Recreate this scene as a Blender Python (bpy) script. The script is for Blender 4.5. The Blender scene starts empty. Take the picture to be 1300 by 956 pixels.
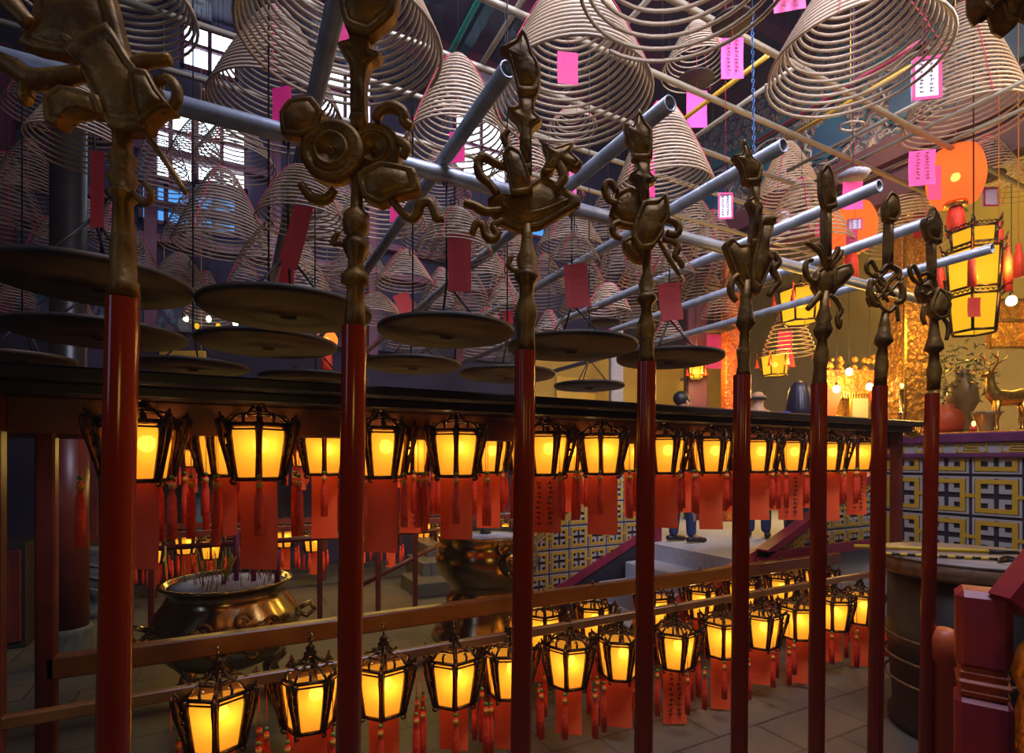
import bpy, math, random
from mathutils import Vector, Matrix
random.seed(7)
PI = math.pi
SC = bpy.context.scene
COL = SC.collection

# ------------------------------------------------------------------ camera
F = 679.0                       # focal length in pixels of the 1300 x 956 frame
CX, HZ = 650.0, 585.0           # principal column, horizon row
TH = math.radians(62.4)
CT, ST = math.cos(TH), math.sin(TH)
EYE = 1.6
cam = bpy.data.cameras.new('camera'); camo = bpy.data.objects.new('camera', cam); COL.objects.link(camo)
cam.sensor_width = 36.0; cam.lens = F / 1300 * 36.0
cam.shift_y = (HZ - 478.0) / 1300.0
cam.clip_start = 0.02
camo.location = (0, 0, EYE); camo.rotation_euler = (PI / 2, 0, TH - PI / 2)
SC.camera = camo
SC.view_settings.view_transform = 'Standard'; SC.view_settings.look = 'None'
SC.view_settings.gamma = 1.0; SC.view_settings.use_curve_mapping = False
SC.view_settings.exposure = 0.0
SC.cycles.max_bounces = 5; SC.cycles.diffuse_bounces = 2; SC.cycles.glossy_bounces = 2
SC.cycles.transparent_max_bounces = 10
SC.cycles.sample_clamp_indirect = 4.0; SC.cycles.adaptive_threshold = .02
SC.cycles.caustics_reflective = False; SC.cycles.caustics_refractive = False

# ------------------------------------------------------------------ world and large lights
wd = bpy.data.worlds.new('world'); SC.world = wd; wd.use_nodes = True
wd.node_tree.nodes['Background'].inputs[0].default_value = (.10, .12, .30, 1)
wd.node_tree.nodes['Background'].inputs[1].default_value = .15
# thin incense smoke in the air of the whole place
vs_ = wd.node_tree.nodes.new('ShaderNodeVolumeScatter'); vs_.inputs['Color'].default_value = (.75, .72, .95, 1)
vs_.inputs['Density'].default_value = .0035; vs_.inputs['Anisotropy'].default_value = .2
wd.node_tree.links.new(vs_.outputs[0], wd.node_tree.nodes['World Output'].inputs['Volume'])


def area(name, loc, target, size, col, watt, sy=None):
    l = bpy.data.lights.new(name, 'AREA'); l.energy = watt; l.color = col; l.size = size
    if sy: l.shape = 'RECTANGLE'; l.size_y = sy
    o = bpy.data.objects.new(name, l); COL.objects.link(o); o.location = loc
    o.rotation_euler = (Vector(target) - Vector(loc)).to_track_quat('-Z', 'Y').to_euler()
    return o


def point(name, loc, col, watt, r=.05):
    l = bpy.data.lights.new(name, 'POINT'); l.energy = watt; l.color = col; l.shadow_soft_size = r
    o = bpy.data.objects.new(name, l); COL.objects.link(o); o.location = loc
    return o


COOL = (.72, .74, 1.0); WARM = (1.0, .55, .12)
area('roof_daylight', (1.4, .3, 6.9), (2.3, 4.2, 3.4), 3.0, COOL, 250, 1.8).data.spread = math.radians(120)      # daylight through the roof opening over the court
area('entrance_clerestory', (2.0, -1.7, 5.0), (3.2, 3.5, 4.15), 3.0, (.92, .86, 1.0), 66, .8).data.spread = math.radians(62)  # added fill, narrow beam on the coil fronts; no window stands here
area('hall_lamps_right', (5.4, .7, 4.8), (3.4, 3.0, 2.9), 1.2, (1.0, .78, .58), 50, 1.2)
area('doorway_daylight', (-3.9, .1, 2.7), (.6, 1.2, 2.0), .8, (.45, .6, 1.0), 10, 2.0)  # added cool light for the left rims of the poles; no doorway here
area('entrance_lamps', (-.2, -1.7, 1.6), (.8, 1.6, 2.0), .5, (1.0, .60, .14), 4.5, .4)  # added warm fill from behind the camera, brightens the emblems
area('far_rack_lamps', (1.3, 6.7, 1.70), (1.3, 6.2, 0), 3.6, (1.0, .66, .14), 30, .1)  # added strip light, unseen under the far cornice, warms the floor behind
area('altar_ceiling_lamps', (8.3, 3.4, 6.2), (9.6, 4.4, 1.5), 1.5, (1.0, .62, .07), 90, 1.5)  # added warm fill for the hall wall, no fixture above the altar
area('frieze_lamps', (4.6, 3.6, 6.6), (7.1, 3.8, 5.2), 2.5, (1.0, .72, .55), 24, .5).data.spread = math.radians(90)  # added fill that lifts the carved beam, no lamp hangs here

# ------------------------------------------------------------------ picture -> place


def at(u, v, Y=None, X=None, w=None, Z=None):
    """point of the place seen at (u, v), on the plane of constant Y / X / depth w / height Z (above the eye)"""
    if Y is not None: w = F * Y / (CT * (1950.0 - u)) * 1.0; w = Y / (ST - (u - CX) / F * CT)
    elif X is not None: w = X / (CT + (u - CX) / F * ST)
    elif Z is not None: w = Z * F / (HZ - v)
    r = (u - CX) / F * w
    return Vector((w * CT + r * ST, w * ST - r * CT, EYE + (HZ - v) * w / F))


def depth(p): return p.x * CT + p.y * ST


RIGHT = Vector((ST, -CT, 0)); FWD = Vector((CT, ST, 0)); UP = Vector((0, 0, 1))

# ------------------------------------------------------------------ materials
M = {}


def mat(name, col, rough=.5, metal=0, emit=None, es=1.0, noise=None, bump=0, nscale=20, col2=None, spec=None, trans=0):
    m = bpy.data.materials.new(name); m.use_nodes = True; nt = m.node_tree; b = nt.nodes['Principled BSDF']
    b.inputs['Base Color'].default_value = (*col, 1); b.inputs['Roughness'].default_value = rough
    b.inputs['Metallic'].default_value = metal
    if spec is not None: b.inputs['Specular IOR Level'].default_value = spec
    if emit: b.inputs['Emission Color'].default_value = (*emit, 1); b.inputs['Emission Strength'].default_value = es
    if col2 or bump:
        tc = nt.nodes.new('ShaderNodeTexCoord'); nz = nt.nodes.new('ShaderNodeTexNoise')
        nz.inputs['Scale'].default_value = nscale; nz.inputs['Detail'].default_value = 5
        nt.links.new(tc.outputs['Object'], nz.inputs['Vector'])
        if col2:
            cr = nt.nodes.new('ShaderNodeValToRGB'); cr.color_ramp.elements[0].position = .35; cr.color_ramp.elements[1].position = .68
            cr.color_ramp.elements[0].color = (*col, 1); cr.color_ramp.elements[1].color = (*col2, 1)
            nt.links.new(nz.outputs['Fac'], cr.inputs['Fac']); nt.links.new(cr.outputs['Color'], b.inputs['Base Color'])
        if bump:
            bp = nt.nodes.new('ShaderNodeBump'); bp.inputs['Strength'].default_value = bump; bp.inputs['Distance'].default_value = .01
            nt.links.new(nz.outputs['Fac'], bp.inputs['Height']); nt.links.new(bp.outputs['Normal'], b.inputs['Normal'])
    M[name] = m
    return m


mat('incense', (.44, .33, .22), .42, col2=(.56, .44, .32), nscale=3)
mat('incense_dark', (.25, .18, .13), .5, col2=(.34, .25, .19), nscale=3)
mat('thread', (.65, .02, .08), .7)
mat('card_pink', (.95, .03, .25), .6)
mat('card_magenta', (.55, .01, .12), .6)
mat('card_red', (.33, .006, .006), .6, col2=(.42, .012, .008), nscale=3)
mat('card_lantern', (.95, .085, .015), .6, col2=(.98, .13, .025), nscale=4)
mat('card_white', (.75, .66, .85), .6)
mat('paper_gold', (.8, .5, .08), .5)
mat('ink', (.02, .006, .004), .8)
mat('galvanised', (.30, .33, .39), .42, .5, col2=(.42, .45, .51), nscale=16, bump=.15)
mat('pipe_pale', (.27, .235, .17), .45, .3)
mat('pipe_yellow', (.50, .28, .01), .5)
mat('pipe_crimson', (.25, .01, .04), .5)
mat('pipe_green', (.0, .12, .09), .5)
mat('red_lacquer', (.33, .026, .007), .15, col2=(.42, .04, .010), nscale=6)
mat('dark_lacquer', (.09, .012, .008), .38, col2=(.14, .02, .01), nscale=5)
mat('beam_black', (.018, .012, .010), .35, col2=(.03, .018, .012), nscale=8)
mat('beam_brown', (.10, .028, .012), .4, col2=(.16, .05, .02), nscale=5)
mat('rail_wood', (.18, .065, .018), .30, col2=(.25, .10, .025), nscale=7, bump=.1)
mat('brass_dull', (.34, .18, .03), .5, .45, col2=(.15, .075, .015), nscale=16, bump=.9)
mat('brass', (.48, .38, .20), .2, 1.0, col2=(.36, .29, .16), nscale=7, bump=.2)
mat('lantern_metal', (.045, .022, .010), .35, .8, col2=(.12, .06, .02), nscale=40, bump=.5)
mat('gold', (.75, .45, .08), .3, .9, col2=(.5, .27, .04), nscale=30, bump=.6)
mat('tray_iron', (.014, .011, .010), .6, .3, col2=(.075, .040, .014), nscale=4, bump=.4)
mat('wire_black', (.015, .012, .012), .5, .5)
mat('tassel', (.75, .035, .008), .65, col2=(.92, .07, .012), nscale=60, bump=.4)
mat('bead_green', (.10, .22, .03), .3)
mat('bead_gold', (.7, .30, .03), .4)
mat('stone', (.40, .41, .46), .8, col2=(.52, .53, .58), nscale=30, bump=.5)
mat('stone_dark', (.07, .085, .07), .8, col2=(.12, .13, .11), nscale=20, bump=.4)
mat('ash', (.45, .47, .55), .9, col2=(.75, .77, .85), nscale=50, bump=.8)
mat('stick_yellow', (.55, .42, .03), .6)
mat('stick_purple', (.22, .02, .10), .6)
mat('maroon_paint', (.20, .014, .045), .4, col2=(.28, .02, .06), nscale=7)
mat('purple_paint', (.10, .02, .09), .45, col2=(.15, .03, .12), nscale=7)
mat('post_red', (.42, .035, .02), .4, col2=(.30, .02, .06), nscale=4)
mat('post_orange', (.55, .10, .03), .45)
mat('fret_white', (.40, .38, .38), .6)
mat('fret_gold', (.55, .34, .03), .45)
mat('fret_black', (.02, .018, .03), .6)
mat('ochre_wall', (.62, .40, .07), .7, col2=(.50, .32, .06), nscale=2)
mat('grey_wall', (.22, .19, .14), .8, col2=(.28, .23, .15), nscale=2)
mat('dark_wall', (.014, .014, .045), .8, col2=(.028, .016, .045), nscale=1.5)
mat('left_wall', (.05, .035, .03), .8)
mat('ceiling_paint', (.018, .018, .075), .6, col2=(.05, .015, .05), nscale=1.2)
mat('ceil_maroon', (.10, .012, .035), .5, col2=(.14, .02, .06), nscale=3)
mat('ceil_teal', (.01, .09, .12), .5)
mat('panel_blue', (.006, .05, .13), .5, col2=(.01, .10, .16), nscale=3)
mat('beam_maroon', (.07, .008, .018), .5, col2=(.10, .02, .02), nscale=3)
mat('skin', (.42, .22, .13), .55)
mat('hair_black', (.010, .009, .012), .45)
mat('hair_brown', (.02, .014, .03), .35)
mat('denim', (.015, .03, .10), .8, col2=(.025, .05, .15), nscale=30)
mat('jacket_dark', (.02, .025, .06), .8)
mat('jacket_blue', (.015, .06, .32), .7)
mat('shirt_grey', (.10, .10, .12), .8)
mat('shoe', (.012, .012, .02), .5)
mat('table_top', (.20, .15, .13), .5, col2=(.30, .24, .22), nscale=6)
mat('table_side', (.10, .05, .02), .6, col2=(.18, .09, .03), nscale=18, bump=.5)
mat('drum_dark', (.018, .012, .010), .5)
mat('stripe_yellow', (.55, .36, .02), .5)
mat('leaf_dark', (.02, .05, .015), .6, col2=(.05, .09, .02), nscale=12)
mat('pot_clay', (.35, .16, .05), .6)
mat('porcelain', (.30, .22, .09), .3, col2=(.20, .13, .05), nscale=9)
mat('red_silk', (.65, .05, .02), .5)
mat('chain_blue', (.05, .12, .28), .4, .7)


def emis(name, col, s, mix=None):
    m = bpy.data.materials.new(name); m.use_nodes = True; nt = m.node_tree
    nt.nodes.remove(nt.nodes['Principled BSDF']); out = nt.nodes['Material Output']
    e = nt.nodes.new('ShaderNodeEmission'); e.inputs[0].default_value = (*col, 1); e.inputs[1].default_value = s
    if mix is None: nt.links.new(e.outputs[0], out.inputs[0])
    else:
        tr = nt.nodes.new('ShaderNodeBsdfTransparent'); tr.inputs[0].default_value = (1, .80, .45, 1)
        tl = nt.nodes.new('ShaderNodeBsdfTranslucent'); tl.inputs[0].default_value = (.50, .36, .09, 1) if name != 'paper_orange' else (.6, .12, .03, 1)
        a = nt.nodes.new('ShaderNodeAddShader'); nt.links.new(e.outputs[0], a.inputs[0]); nt.links.new(tl.outputs[0], a.inputs[1])
        mx = nt.nodes.new('ShaderNodeMixShader'); mx.inputs[0].default_value = mix
        nt.links.new(a.outputs[0], mx.inputs[1]); nt.links.new(tr.outputs[0], mx.inputs[2]); nt.links.new(mx.outputs[0], out.inputs[0])
    M[name] = m
    return m


emis('pane_amber', (1.0, .38, .03), .50, .20)
emis('pane_yellow', (1.0, .60, .02), .62, .22)
emis('bulb', (1.0, .62, .22), 42)
emis('bulb_white', (1.0, .85, .5), 22)
emis('paper_orange', (1.0, .15, .03), .70, .04)
emis('window_sky', (.70, .84, 1.0), 5.0)
emis('window_dim', (.08, .30, .75), 1.3)
emis('transom_glow', (.45, .75, .55), .6)
emis('tube_light', (1.0, .75, .2), 5)
emis('flame', (1.0, .35, .05), 14)


def mosaic(name, cols, scale, rough=.5, metal=0., bump=.6):
    """carved and painted polychrome surface: swirls of several colours"""
    m = bpy.data.materials.new(name); m.use_nodes = True; nt = m.node_tree; b = nt.nodes['Principled BSDF']
    b.inputs['Roughness'].default_value = rough; b.inputs['Metallic'].default_value = metal
    tc = nt.nodes.new('ShaderNodeTexCoord'); nz = nt.nodes.new('ShaderNodeTexNoise'); nz.inputs['Scale'].default_value = scale * .35
    nz.inputs['Distortion'].default_value = 3.0; nz.inputs['Detail'].default_value = 3
    vo = nt.nodes.new('ShaderNodeTexVoronoi'); vo.inputs['Scale'].default_value = scale
    nt.links.new(tc.outputs['Object'], nz.inputs['Vector']); nt.links.new(tc.outputs['Object'], vo.inputs['Vector'])
    mth = nt.nodes.new('ShaderNodeMath'); mth.operation = 'ADD'
    nt.links.new(nz.outputs['Fac'], mth.inputs[0]); nt.links.new(vo.outputs['Distance'], mth.inputs[1])
    fr = nt.nodes.new('ShaderNodeMath'); fr.operation = 'MULTIPLY'; fr.inputs[1].default_value = 1.9
    f2 = nt.nodes.new('ShaderNodeMath'); f2.operation = 'FRACT'
    nt.links.new(mth.outputs[0], fr.inputs[0]); nt.links.new(fr.outputs[0], f2.inputs[0])
    cr = nt.nodes.new('ShaderNodeValToRGB'); cr.color_ramp.interpolation = 'CONSTANT'
    for i, c in enumerate(cols):
        if i < 2: e = cr.color_ramp.elements[i]; e.position = i / len(cols)
        else: e = cr.color_ramp.elements.new(i / len(cols))
        e.color = (*c, 1)
    nt.links.new(f2.outputs[0], cr.inputs['Fac']); nt.links.new(cr.outputs['Color'], b.inputs['Base Color'])
    bp = nt.nodes.new('ShaderNodeBump'); bp.inputs['Strength'].default_value = bump; bp.inputs['Distance'].default_value = .02
    nt.links.new(f2.outputs[0], bp.inputs['Height']); nt.links.new(bp.outputs['Normal'], b.inputs['Normal'])
    M[name] = m
    return m


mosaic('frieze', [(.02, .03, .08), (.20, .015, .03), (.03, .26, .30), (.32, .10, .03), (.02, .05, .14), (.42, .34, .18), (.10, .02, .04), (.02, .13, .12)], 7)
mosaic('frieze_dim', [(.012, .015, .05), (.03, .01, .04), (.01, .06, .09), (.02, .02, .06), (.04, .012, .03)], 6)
mosaic('gilt_carving', [(.55, .26, .03), (.75, .42, .05), (.50, .13, .02), (.65, .34, .04), (.35, .14, .02)], 13, .4, .5)
mosaic('gilt_red', [(.62, .09, .015), (.75, .28, .03), (.55, .06, .01), (.70, .16, .02)], 14, .45, .2)


def tiled(name, c1, c2, mortar, scale):
    m = bpy.data.materials.new(name); m.use_nodes = True; nt = m.node_tree; b = nt.nodes['Principled BSDF']
    tc = nt.nodes.new('ShaderNodeTexCoord'); br = nt.nodes.new('ShaderNodeTexBrick'); br.offset = .5
    br.inputs['Scale'].default_value = scale; br.inputs['Color1'].default_value = (*c1, 1); br.inputs['Color2'].default_value = (*c2, 1)
    br.inputs['Mortar'].default_value = (*mortar, 1); br.inputs['Mortar Size'].default_value = .012
    br.inputs['Brick Width'].default_value = 1.0; br.inputs['Row Height'].default_value = .5
    nt.links.new(tc.outputs['Object'], br.inputs['Vector']); nt.links.new(br.outputs['Color'], b.inputs['Base Color'])
    b.inputs['Roughness'].default_value = .45
    M[name] = m


tiled('floor_stone', (.085, .075, .055), (.11, .095, .068), (.04, .03, .025), 1.6)

# ------------------------------------------------------------------ mesh builder


class MB:
    def __init__(s): s.v = []; s.f = []; s.m = []; s.sm = []

    def add(s, vs, fs, mi=0, smooth=False):
        k = len(s.v); s.v += [tuple(p) for p in vs]
        for f in fs: s.f.append(tuple(i + k for i in f)); s.m.append(mi); s.sm.append(smooth)

    def box(s, c, d, mi=0, R=None, bev=0):
        x, y, z = d[0] / 2, d[1] / 2, d[2] / 2; c = Vector(c)
        if bev > 0:
            b = min(bev, x * .9, y * .9, z * .9); vs = []; idx = {}
            for sx in (-1, 1):
                for sy in (-1, 1):
                    for sz in (-1, 1):
                        for a in range(3):
                            p = [sx * (x - b), sy * (y - b), sz * (z - b)]
                            p[a] = (sx * x, sy * y, sz * z)[a]
                            idx[(sx, sy, sz, a)] = len(vs); vs.append(Vector(p))
            fs = []
            for a in range(3):
                o1, o2 = (a + 1) % 3, (a + 2) % 3
                for sg in (-1, 1):
                    q = []
                    for (p1, p2) in ((-1, -1), (1, -1), (1, 1), (-1, 1)):
                        k = [0, 0, 0]; k[a] = sg; k[o1] = p1; k[o2] = p2; q.append(idx[(k[0], k[1], k[2], a)])
                    fs.append(q if sg > 0 else q[::-1])
                for s1 in (-1, 1):          # edges along axis a
                    for s2 in (-1, 1):
                        q = []
                        for (sa, ax) in ((-1, o1), (1, o1), (1, o2), (-1, o2)):
                            k = [0, 0, 0]; k[a] = sa; k[o1] = s1; k[o2] = s2; q.append(idx[(k[0], k[1], k[2], ax)])
                        fs.append(q if s1 * s2 > 0 else q[::-1])
            for sx in (-1, 1):
                for sy in (-1, 1):
                    for sz in (-1, 1):
                        q = [idx[(sx, sy, sz, a)] for a in range(3)]
                        fs.append(q if sx * sy * sz > 0 else q[::-1])
        else:
            vs = [Vector((sx * x, sy * y, sz * z)) for sx in (-1, 1) for sy in (-1, 1) for sz in (-1, 1)]
            fs = [(0, 1, 3, 2), (4, 6, 7, 5), (0, 4, 5, 1), (2, 3, 7, 6), (0, 2, 6, 4), (1, 5, 7, 3)]
        if R is not None: vs = [R @ p for p in vs]
        s.add([p + c for p in vs], fs, mi)

    def tube(s, pts, rad, n=8, mi=0, caps=True, closed=False, flat=1.0):
        pts = [Vector(p) for p in pts]; N = len(pts)
        if not hasattr(rad, '__len__'): rad = [rad] * N
        vs = []; prev = None
        for i, p in enumerate(pts):
            a = pts[i - 1] if (i > 0 or closed) else p; b = pts[(i + 1) % N] if (i < N - 1 or closed) else p
            t = (b - a)
            t = t.normalized() if t.length > 1e-9 else Vector((0, 0, 1))
            if prev is None: prev = t.orthogonal().normalized()
            nn = (prev - t * prev.dot(t))
            nn = nn.normalized() if nn.length > 1e-6 else t.orthogonal().normalized()
            prev = nn; bb = t.cross(nn)
            for k in range(n):
                an = 2 * PI * k / n; vs.append(p + (nn * math.cos(an) + bb * math.sin(an) * flat) * rad[i])
        fs = []
        for i in range(N if closed else N - 1):
            j = (i + 1) % N
            for k in range(n): fs.append((i * n + k, i * n + (k + 1) % n, j * n + (k + 1) % n, j * n + k))
        if caps and not closed: fs.append(tuple(range(n))[::-1]); fs.append(tuple((N - 1) * n + k for k in range(n)))
        s.add(vs, fs, mi, True)

    def cyl(s, a, b, r0, r1=None, n=12, mi=0): s.tube([a, b], [r0, r0 if r1 is None else r1], n, mi)

    def lathe(s, prof, c=(0, 0, 0), n=24, mi=0, flute=0, fn=0):
        """prof: (radius, z)"""
        c = Vector(c); vs = []; m = len(prof)
        for r, z in prof:
            for k in range(n):
                a = 2 * PI * k / n; rr = r * (1 - flute * (.5 + .5 * math.cos(fn * a))) if flute else r
                vs.append(c + Vector((rr * math.cos(a), rr * math.sin(a), z)))
        fs = [(i * n + k, i * n + (k + 1) % n, (i + 1) * n + (k + 1) % n, (i + 1) * n + k) for i in range(m - 1) for k in range(n)]
        if prof[0][0] > 1e-5: fs.append(tuple(range(n))[::-1])
        if prof[-1][0] > 1e-5: fs.append(tuple((m - 1) * n + k for k in range(n)))
        s.add(vs, fs, mi, True)

    def ball(s, c, r, mi=0, n=10, sq=(1, 1, 1), R=None):
        c = Vector(c); vs = []; fs = []; m = max(4, n // 2)
        for i in range(m + 1):
            for k in range(n):
                t = PI * i / m; a = 2 * PI * k / n
                p = Vector((math.sin(t) * math.cos(a) * sq[0], math.sin(t) * math.sin(a) * sq[1], math.cos(t) * sq[2])) * r
                vs.append(c + (R @ p if R is not None else p))
        for i in range(m):
            for k in range(n): fs.append((i * n + k, (i + 1) * n + k, (i + 1) * n + (k + 1) % n, i * n + (k + 1) % n))
        s.add(vs, fs, mi, True)

    def prism(s, pts, off, mi=0):
        """polygon pts (3-D, planar) extruded by vector off"""
        n = len(pts); off = Vector(off); vs = [Vector(p) for p in pts] + [Vector(p) + off for p in pts]
        fs = [tuple(range(n))[::-1], tuple(range(n, 2 * n))] + [(i, (i + 1) % n, n + (i + 1) % n, n + i) for i in range(n)]
        s.add(vs, fs, mi)

    def pillow(s, pts, nrm, t, mi=0, steps=((1.0, .6), (.95, .95), (.80, 1.0), (.74, .72), (.68, 1.0), (.3, 1.15))):
        """rounded relief from an outline: rings shrink to the middle while the thickness grows, both faces"""
        pts = [Vector(p) for p in pts]; n = len(pts); c = sum(pts, Vector()) / n; nrm = Vector(nrm)
        for sg in (1, -1):
            vs = []
            for k, h in steps: vs += [c + (p - c) * k + nrm * (sg * t * h) for p in pts]
            fs = [(i * n + j, i * n + (j + 1) % n, (i + 1) * n + (j + 1) % n, (i + 1) * n + j) for i in range(len(steps) - 1) for j in range(n)]
            fs.append(tuple((len(steps) - 1) * n + j for j in range(n)))
            s.add(vs, fs, mi, True)
        h = steps[0][1] * t
        vs = [p + nrm * h for p in pts] + [p - nrm * h for p in pts]
        s.add(vs, [(j, (j + 1) % n, n + (j + 1) % n, n + j) for j in range(n)], mi, True)

    def build(s, name, mats, parent=None, world=True):
        me = bpy.data.meshes.new(name)
        o0 = Vector((0, 0, 0))
        if parent is not None and world:
            p = parent
            while p is not None: o0 += p.location; p = p.parent
        me.from_pydata([tuple(Vector(p) - o0) for p in s.v], [], s.f)
        if not isinstance(mats, (list, tuple)): mats = [mats]
        for m in mats: me.materials.append(M[m])
        me.polygons.foreach_set('material_index', s.m); me.polygons.foreach_set('use_smooth', s.sm)
        me.update()
        o = bpy.data.objects.new(name, me); COL.objects.link(o)
        if parent is not None: o.parent = parent
        return o


def tag(o, label, cat, group=None, kind=None):
    o['label'] = label; o['category'] = cat
    if group: o['group'] = group
    if kind: o['kind'] = kind
    return o


def thing(name, loc, label, cat, group=None):
    o = bpy.data.objects.new(name, None); COL.objects.link(o); o.location = loc; o.empty_display_size = .1
    return tag(o, label, cat, group)


def struct(o):
    o['kind'] = 'structure'
    return o


def copy_tree(o, parent=None):
    c = o.copy(); COL.objects.link(c)
    if parent is not None: c.parent = parent
    for ch in list(o.children): copy_tree(ch, c)
    return c


# ------------------------------------------------------------------ room shell
def slab(name, m, c, d):
    b = MB(); b.box(c, d); return struct(b.build(name, m))


PLAT = .70
YB, XR, CEIL = 8.6, 10.2, 7.7
slab('floor', 'floor_stone', (2.9, 3.2, -.05), (14.8, 11.0, .1))
slab('wall_back', 'dark_wall', (.6, YB + .1, CEIL / 2), (8.6, .2, CEIL))
slab('wall_back_upper', 'dark_wall', (7.6, YB + .1, (CEIL + 3.9) / 2), (5.4, .2, CEIL - 3.9))
slab('wall_back_hall', 'ochre_wall', (7.6, YB + .1, 1.95), (5.4, .2, 3.9))
slab('wall_right', 'grey_wall', (XR + .1, 3.2, CEIL / 2), (.2, 11.0, CEIL))
slab('wall_left', 'left_wall', (-4.4, 3.2, CEIL / 2), (.2, 11.0, CEIL))
slab('wall_front', 'left_wall', (2.9, -2.2, CEIL / 2), (14.8, .2, CEIL))
# ceiling with its opening over the near side of the court, beams below it
b = MB()
b.box((2.9, 5.2, CEIL + .1), (14.8, 7.0, .2)); b.box((-2.4, .0, CEIL + .1), (4.2, 3.6, .2)); b.box((6.8, .0, CEIL + .1), (7.0, 3.6, .2))
struct(b.build('ceiling', 'ceiling_paint'))
b = MB()
for y in (2.2, 3.5, 4.8, 6.1, 7.4): b.box((2.9, y, CEIL - .14), (14.6, .16, .26), 0)
for x in (-2.6, -1.2, .2, 1.6, 3.0, 4.4): b.box((x, 5.2, CEIL - .06), (.14, 6.8, .14), 1)
for x in (-1.9, -.5, .9, 2.3, 3.7): b.box((x, 5.2, CEIL - .03), (.5, 6.8, .04), 2)
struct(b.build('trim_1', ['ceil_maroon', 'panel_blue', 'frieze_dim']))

# clerestory windows high in the back wall
def window(n, x0, x1, z0, z1, m='window_sky', cols=3, rows=2):
    y = YB - .04
    g = MB(); g.box(((x0 + x1) / 2, y, (z0 + z1) / 2), (x1 - x0, .02, z1 - z0)); w = struct(g.build('window_%d' % n, m))
    f = MB()
    for i in range(cols + 1): f.box((x0 + (x1 - x0) * i / cols, y - .04, (z0 + z1) / 2), (.05, .06, z1 - z0 + .05))
    for j in range(rows + 1): f.box(((x0 + x1) / 2, y - .045, z0 + (z1 - z0) * j / rows), (x1 - x0 + .05, .05, .05))
    f.build('window_frame', 'ceil_maroon', w)


n = 1
for (ua, ub, va, vb, m, cc, rr) in ((188, 246, 232, 140, 'window_sky', 2, 3), (250, 312, 240, 158, 'window_sky', 2, 3), (232, 300, 98, 40, 'window_sky', 2, 2), (130, 225, 60, 0, 'window_dim', 3, 2),
                                    (402, 470, 190, 90, 'window_sky', 2, 3), (476, 560, 210, 112, 'window_sky', 2, 3), (575, 640, 230, 150, 'window_sky', 2, 2),
                                    (180, 300, 292, 246, 'window_dim', 4, 1), (640, 690, 300, 262, 'window_dim', 2, 1), (-60, 40, 60, -60, 'window_dim', 2, 3)):
    a = at(ua, (va + vb) / 2, Y=YB); c = at(ub, (va + vb) / 2, Y=YB)
    um = (ua + ub) / 2; z0 = at(um, va, Y=YB).z; z1 = at(um, vb, Y=YB).z
    if z1 < CEIL: window(n, a.x, c.x, z0, z1, m, cc, rr); n += 1
# timber frame of the clerestory
b = MB()
for z in (4.55, 5.0, 5.72): b.box((.6, YB - .12, z), (8.4, .12, .10))
for x in (-2.4, -.95, .55, 1.95, 3.4, 4.6): b.box((x, YB - .14, 4.9), (.14, .14, 3.3))
struct(b.build('trim_2', 'ceil_maroon'))
b = MB()
b.box((.6, YB - .05, 3.7), (8.4, .1, .7))
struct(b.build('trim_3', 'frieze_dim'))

# raised hall floor, steps
b = MB(); b.box((7.15, 5.9, PLAT / 2), (6.2, 5.4, PLAT)); b.box((8.1, .7, PLAT / 2), (4.2, 5.2, PLAT))
struct(b.build('floor_hall', 'stone'))
for i, (x, z) in enumerate(((3.70, .53), (3.35, .355), (3.00, .18))):
    b = MB(); b.box((x + .36, 3.86, z / 2), (.72, 1.26, z), bev=.012); struct(b.build('trim_%d' % (4 + i), 'stone'))
# carved polychrome beam along the far side of the court: runs with the hall edge
XB = 7.0
b = MB()
for m0, m1, mi, dx in ((.60, .485, 0, 0), (.72, .615, 0, .2), (.615, .60, 1, -.06), (.485, .45, 2, -.10), (.445, .40, 2, .05)):
    z0 = EYE + m1 / ST * XB; z1 = EYE + m0 / ST * XB; b.box((XB + .1 + dx, 4.0, (z0 + z1) / 2), (.2, 9.2, z1 - z0), mi)
struct(b.build('trim_7', ['frieze', 'ceil_teal', 'beam_maroon']))
b = MB()
for k in range(9):
    y = .2 + k * .95; z = EYE + .545 / ST * XB
    b.prism([(XB - .03, y, z - .2), (XB - .03, y + .12, z + .16), (XB - .03, y + .28, z + .22), (XB - .03, y + .5, z + .16), (XB - .03, y + .56, z - .22), (XB - .03, y + .3, z - .3)], (.06, 0, 0), 0)
    for q in range(6):
        a = q * PI / 3
        pts = [(XB - .05, y + .28 + (.36 + .05 * math.cos(t * 2)) * math.cos(a + t * .3) + .05 * math.cos(t), z + (.34) * math.sin(a + t * .3) + .05 * math.sin(t)) for t in [j * .6 for j in range(11)]]
        b.tube(pts, .014, 5, 1 + q % 2)
struct(b.build('trim_8', ['panel_blue', 'ceil_teal', 'fret_white']))

# ------------------------------------------------------------------ ceremonial poles with brass emblems
POLE_SPEC = [(156, 380, 145, 867), (450, 415, 443.5, 867), (667, 446, 662, 867), (821, 460, 817.5, 867), (942, 476, 939, 867),
             (1040, 487, 1037, 867), (1117, 490, 1112, 867), (1183.5, 500, 1177, 867)]
K = {}


def px(i, pts, ox, oy, sc):
    """crop pixels -> points in the upright plane through pole i that faces the court"""
    w = K[i]; out = []
    for p in pts: out.append(at(ox + p[0] / sc, oy + p[1] / sc, w=w))
    return out


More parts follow.
